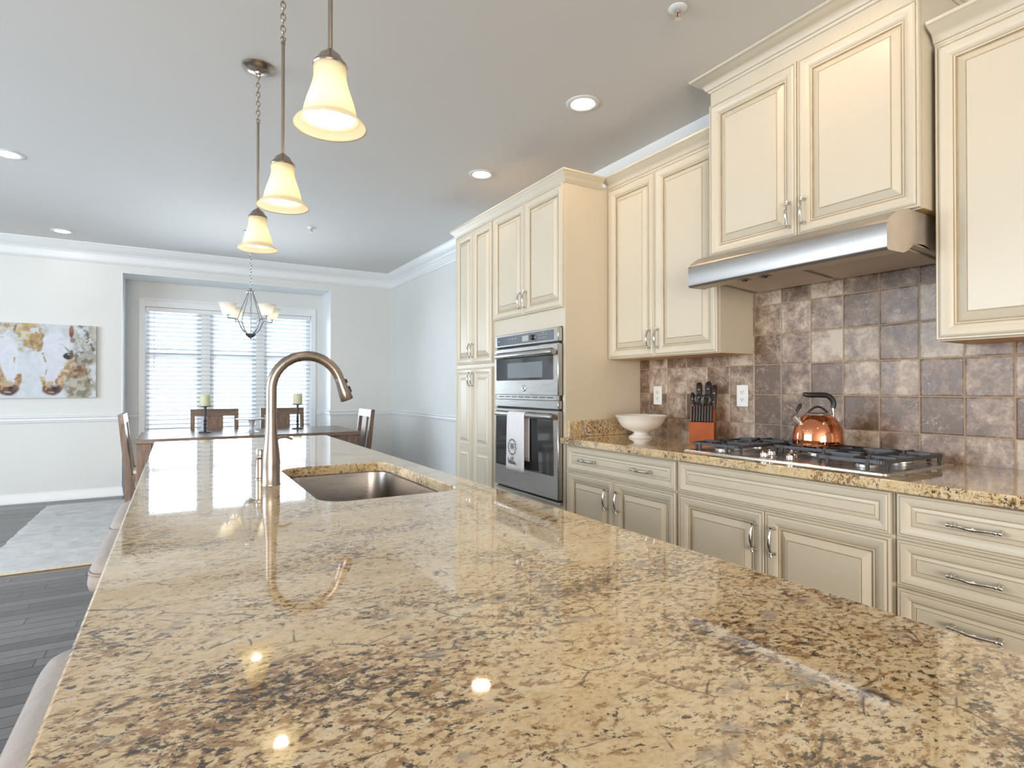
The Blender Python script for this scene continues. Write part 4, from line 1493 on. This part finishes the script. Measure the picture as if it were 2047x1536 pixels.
# left horse
put(ell(.07, .40, .13, .25, 0, .12), (.60, .63, .69))
put(ell(.10, .62, .095, .25, 0, .12), (.60, .62, .69))
put(seg(.165, .40, .15, .60, .014), (.42, .30, .18))
put(seg(-.01, .58, .06, .79, .040), (.54, .43, .27), (.26, .14, .07), n3)
muzzle(.10, .87, .10)
put(seg(-.14, .48, -.06, .66, .035), (.50, .40, .25), (.28, .17, .09), n3)
put(ell(-.12, .42, .045, .045), (.03, .03, .03))
put(seg(.17, .03, .15, .14, .014), (.27, .19, .09))
put(seg(.03, .20, .12, .13, .012), (.36, .34, .22))
put(seg(.45, .03, .465, .10, .010), (.18, .15, .11))
img = np.clip(img * (.9 + .2 * n3)[..., None], 0, 1)
Yc = YF - .0385
V_ = [(float(Xc[j, i]), Yc, float(CZ0 + (CZ1 - CZ0) * T_[j, i])) for j in range(nz) for i in range(nx)]
F_ = [[j * nx + i, j * nx + i + 1, (j + 1) * nx + i + 1, (j + 1) * nx + i] for j in range(nz - 1) for i in range(nx - 1)]
po = MB().add(V_, F_).build('painting', M_canvas, pt, recalc=False, ang=180)
ca = po.data.color_attributes.new('paint', 'FLOAT_COLOR', 'POINT')
ca.data.foreach_set('color', np.concatenate([img.reshape(-1, 3), np.ones((nx * nz, 1))], 1).astype(np.float32).ravel())
M_edge = simple('raw_canvas_edge', (.55, .55, .53), .8, vary=.05)
MB().box(CX0, CX1, YF - .038, YF - .0005, CZ0, CZ1, bev=.002).build('stretcher', M_edge, pt)

# ------------------------------------------------------------------ pendants over the island
def chain(mb, x, y, z0, z1, n, r=.0022, wd=.0085):
    h = (z1 - z0) / n
    for k in range(n):
        zc = z0 + h * (k + .5)
        hl = h * .66
        pts = []
        for q in range(12):
            a = 2 * PI * q / 12
            u, v_ = wd * math.cos(a), hl * math.sin(a)
            pts.append((x + (u if k % 2 else 0), y + (0 if k % 2 else u), zc + v_))
        mb.tube(pts, r, 6, closed=True)
    return mb


def pendant(label, y):
    x = .342
    t = thing('pendant_light', label, 'pendant lamp', (x, y, CZ), 0, 'pendants over the island')
    MB().lathe([(0, 0), (.075, 0), (.075, -.004), (.070, -.010), (.045, -.020), (.016, -.026), (.013, -.036), (0, -.037)], (x, y, CZ - .0003), 40).build('canopy', M_bronze, t)
    chain(MB(), x, y, 2.515, CZ - .035, 10).build('chain', M_bronze, t)
    mb = MB().tube([(x, y, 2.075), (x, y, 2.505)], .0062, 12)
    mb.tube([(x, y, 2.492), (x, y, 2.502)], .0078, 12)
    mb.tube([(x + .008 * math.cos(2 * PI * q / 12), y, 2.512 + .009 * math.sin(2 * PI * q / 12)) for q in range(12)], .0022, 6, closed=True)
    mb.build('stem', M_bronze, t)
    MB().lathe([(0, 2.078), (.010, 2.078), (.014, 2.074), (.026, 2.064), (.034, 2.050), (.042, 2.042), (.044, 2.036), (.042, 2.032), (0, 2.032)], (x, y, 0), 36).build('cap', M_bronze, t)
    prof = [(.0425, 2.034), (.0412, 2.020), (.0412, 2.006), (.044, 1.990), (.051, 1.967), (.059, 1.944), (.0645, 1.924), (.067, 1.909), (.0695, 1.901), (.077, 1.894), (.087, 1.886), (.0925, 1.878)]
    inn = [(r_ - .0035, z_ + (.0005 if i < 9 else .003)) for i, (r_, z_) in enumerate(prof)][::-1]
    n_ = 48
    rings = [[(x + r_ * math.cos(2 * PI * k / n_), y + r_ * math.sin(2 * PI * k / n_), z_) for k in range(n_)] for r_, z_ in prof + inn]
    rings.append(rings[0])
    MB().loft(rings, 0, False, False).build('shade', M_shade, t, ang=180)
    b_ = MB().lathe([(0, 2.030), (.013, 2.030), (.013, 2.000), (0, 2.0)], (x, y, 0), 16).build('socket', M_plate, t)
    MB().sphere((x, y, 1.930), .025, 18, sc=(1, 1, 1.25)).build('bulb', M_bulb, t)
    return t


pendant('bell-shaped amber glass pendant nearest the camera, its rod cut by the photo top', 1.500)
pendant('middle amber glass pendant of the row over the island', 2.258)
pendant('farthest amber glass pendant over the island, with its ceiling canopy showing', 3.013)

# ------------------------------------------------------------------ chandelier over the table
cx_, cy_ = .645, 6.24
cl = thing('chandelier', 'nickel chandelier with four frosted cup shades over the dining table', 'chandelier', (cx_, cy_, CZ))
MB().lathe([(0, 0), (.066, 0), (.066, -.006), (.05, -.018), (.014, -.024), (0, -.025)], (cx_, cy_, CZ - .0003), 32).build('canopy', M_silver, cl)
chain(MB(), cx_, cy_, 2.205, CZ - .022, 17, .0024, .010).build('chain', M_silver, cl)
mb = MB().tube([(cx_, cy_, 1.735), (cx_, cy_, 2.19)], .007, 10)
mb.lathe([(0, 2.165), (.040, 2.165), (.042, 2.170), (.036, 2.176), (.012, 2.182), (.010, 2.205), (0, 2.206)], (cx_, cy_, 0), 28)
mb.lathe([(0, 1.684), (.008, 1.686), (.009, 1.694), (.006, 1.700), (.022, 1.706), (.045, 1.722), (.056, 1.742), (.05, 1.746), (0, 1.746)], (cx_, cy_, 0), 32)
mb.build('column', M_silver, cl)
rv = Vector((math.cos(R(5.9)), -math.sin(R(5.9)), 0))
fw_ = Vector((math.sin(R(5.9)), math.cos(R(5.9)), 0))
RR = .247
ca0 = math.asin(.82)
for q in range(4):
    th_ = ca0 + PI / 2 * q
    d = (-rv * math.sin(th_) - fw_ * math.cos(th_))
    C0 = Vector((cx_, cy_, 0))

    def at(r_, z_):
        p = C0 + d * r_
        return (p.x, p.y, z_)
    ar = MB().tube([at(.03, 1.744), at(.07, 1.762), at(.105, 1.80), at(.128, 1.85), at(.140, 1.874), at(.158, 1.882), at(.20, 1.882), at(RR, 1.883)], .0058, 8)
    ar.tube([at(RR, 1.880), at(RR, 1.912)], [.006, .008], 8)
    ar.lathe([(0, 1.905), (.026, 1.905), (.028, 1.912), (0, 1.914)], (at(RR, 0)[0], at(RR, 0)[1], 0), 20)
    a_ = ar.build('arm', M_silver, cl)
    MB().tube([at(.024, 2.168), at(.10, 1.99), at(.143, 1.884)], .0040, 8).build('stay_rod', M_silver, cl)
    pc_ = at(RR, 0)
    prof = [(.010, 1.9145), (.040, 1.9165), (.047, 1.925), (.053, 1.945), (.061, 1.972), (.071, 1.998), (.086, 2.024)]
    inn = [(max(.006, r_ - .004), z_ + .003) for r_, z_ in prof][::-1]
    rings = [[(pc_[0] + r_ * math.cos(2 * PI * k / 36), pc_[1] + r_ * math.sin(2 * PI * k / 36), z_) for k in range(36)] for r_, z_ in prof + inn]
    rings.append(rings[0])
    sh_ = MB().loft(rings, 0, False, False).build('shade', M_shade2, a_, ang=180)
    MB().sphere((pc_[0], pc_[1], 1.955), .020, 14, sc=(1, 1, 1.3)).build('bulb', M_bulb, a_)

# ------------------------------------------------------------------ recessed lights and sprinklers
WARM = (1.0, 0.74, 0.50)
cans = [(1.93, 2.48, 'round recessed ceiling light nearest the range hood cabinet', 5, WARM), (1.928, 3.685, 'round recessed ceiling light in front of the oven tower', 5, WARM),
        (-.98, 4.99, 'round recessed ceiling light at the left edge of the photo', 2, (1, .86, .70)), (-.985, 7.17, 'round recessed ceiling light near the far wall above the horse picture', 1.2, (1, .86, .70)),
        (1.93, 1.28, None, 4, WARM), (1.93, .08, None, 4, WARM), (.35, .2, None, 2, WARM)]
for x, y, lab, pw, lc in cans:
    t = thing('recessed_light', lab or 'round recessed ceiling light behind the camera', 'ceiling light', (x, y, CZ), 0, 'recessed ceiling lights')
    MB().lathe([(.064, -.0003), (.092, -.0003), (.092, -.003), (.086, -.006), (.070, -.007), (.064, -.004)], (x, y, CZ), 36, hollow=True).build('trim_ring', M_trim, t)
    MB().lathe([(0, -.0008), (.0645, -.0008), (.0645, -.003), (0, -.0032)], (x, y, CZ), 36).build('lens', M_lens if pw > 3 else M_lens2, t)
for x, y, lab in ((1.139, 5.764, 'small chrome fire sprinkler on the ceiling beyond the pendants'), (1.783, 1.655, 'white-ringed fire sprinkler cut by the top edge of the photo')):
    t = thing('fire_sprinkler', lab, 'sprinkler', (x, y, CZ), 0, 'fire sprinklers')
    MB().lathe([(0, -.0003), (.038, -.0003), (.038, -.003), (.030, -.008), (.020, -.010), (0, -.010)], (x, y, CZ), 28).build('escutcheon', M_trim, t)
    mb = MB().lathe([(0, -.0105), (.011, -.0105), (.011, -.020), (0, -.020)], (x, y, CZ), 16)
    for s_ in (-1, 1):
        mb.tube([(x + s_ * .009, y, CZ - .018), (x + s_ * .013, y, CZ - .030), (x + s_ * .004, y, CZ - .044)], .0025, 6)
    mb.build('frame', M_chrome, t)
    MB().tube([(x, y, CZ - .020), (x, y, CZ - .042)], .0026, 8).build('bulb', simple('red_glass_bulb_' + str(int(x * 100)), (.35, .03, .02), .1, vary=.05), t)
    MB().lathe([(0, -.044), (.014, -.044), (.014, -.0455), (0, -.046)], (x, y, CZ), 16).build('deflector', M_chrome, t)
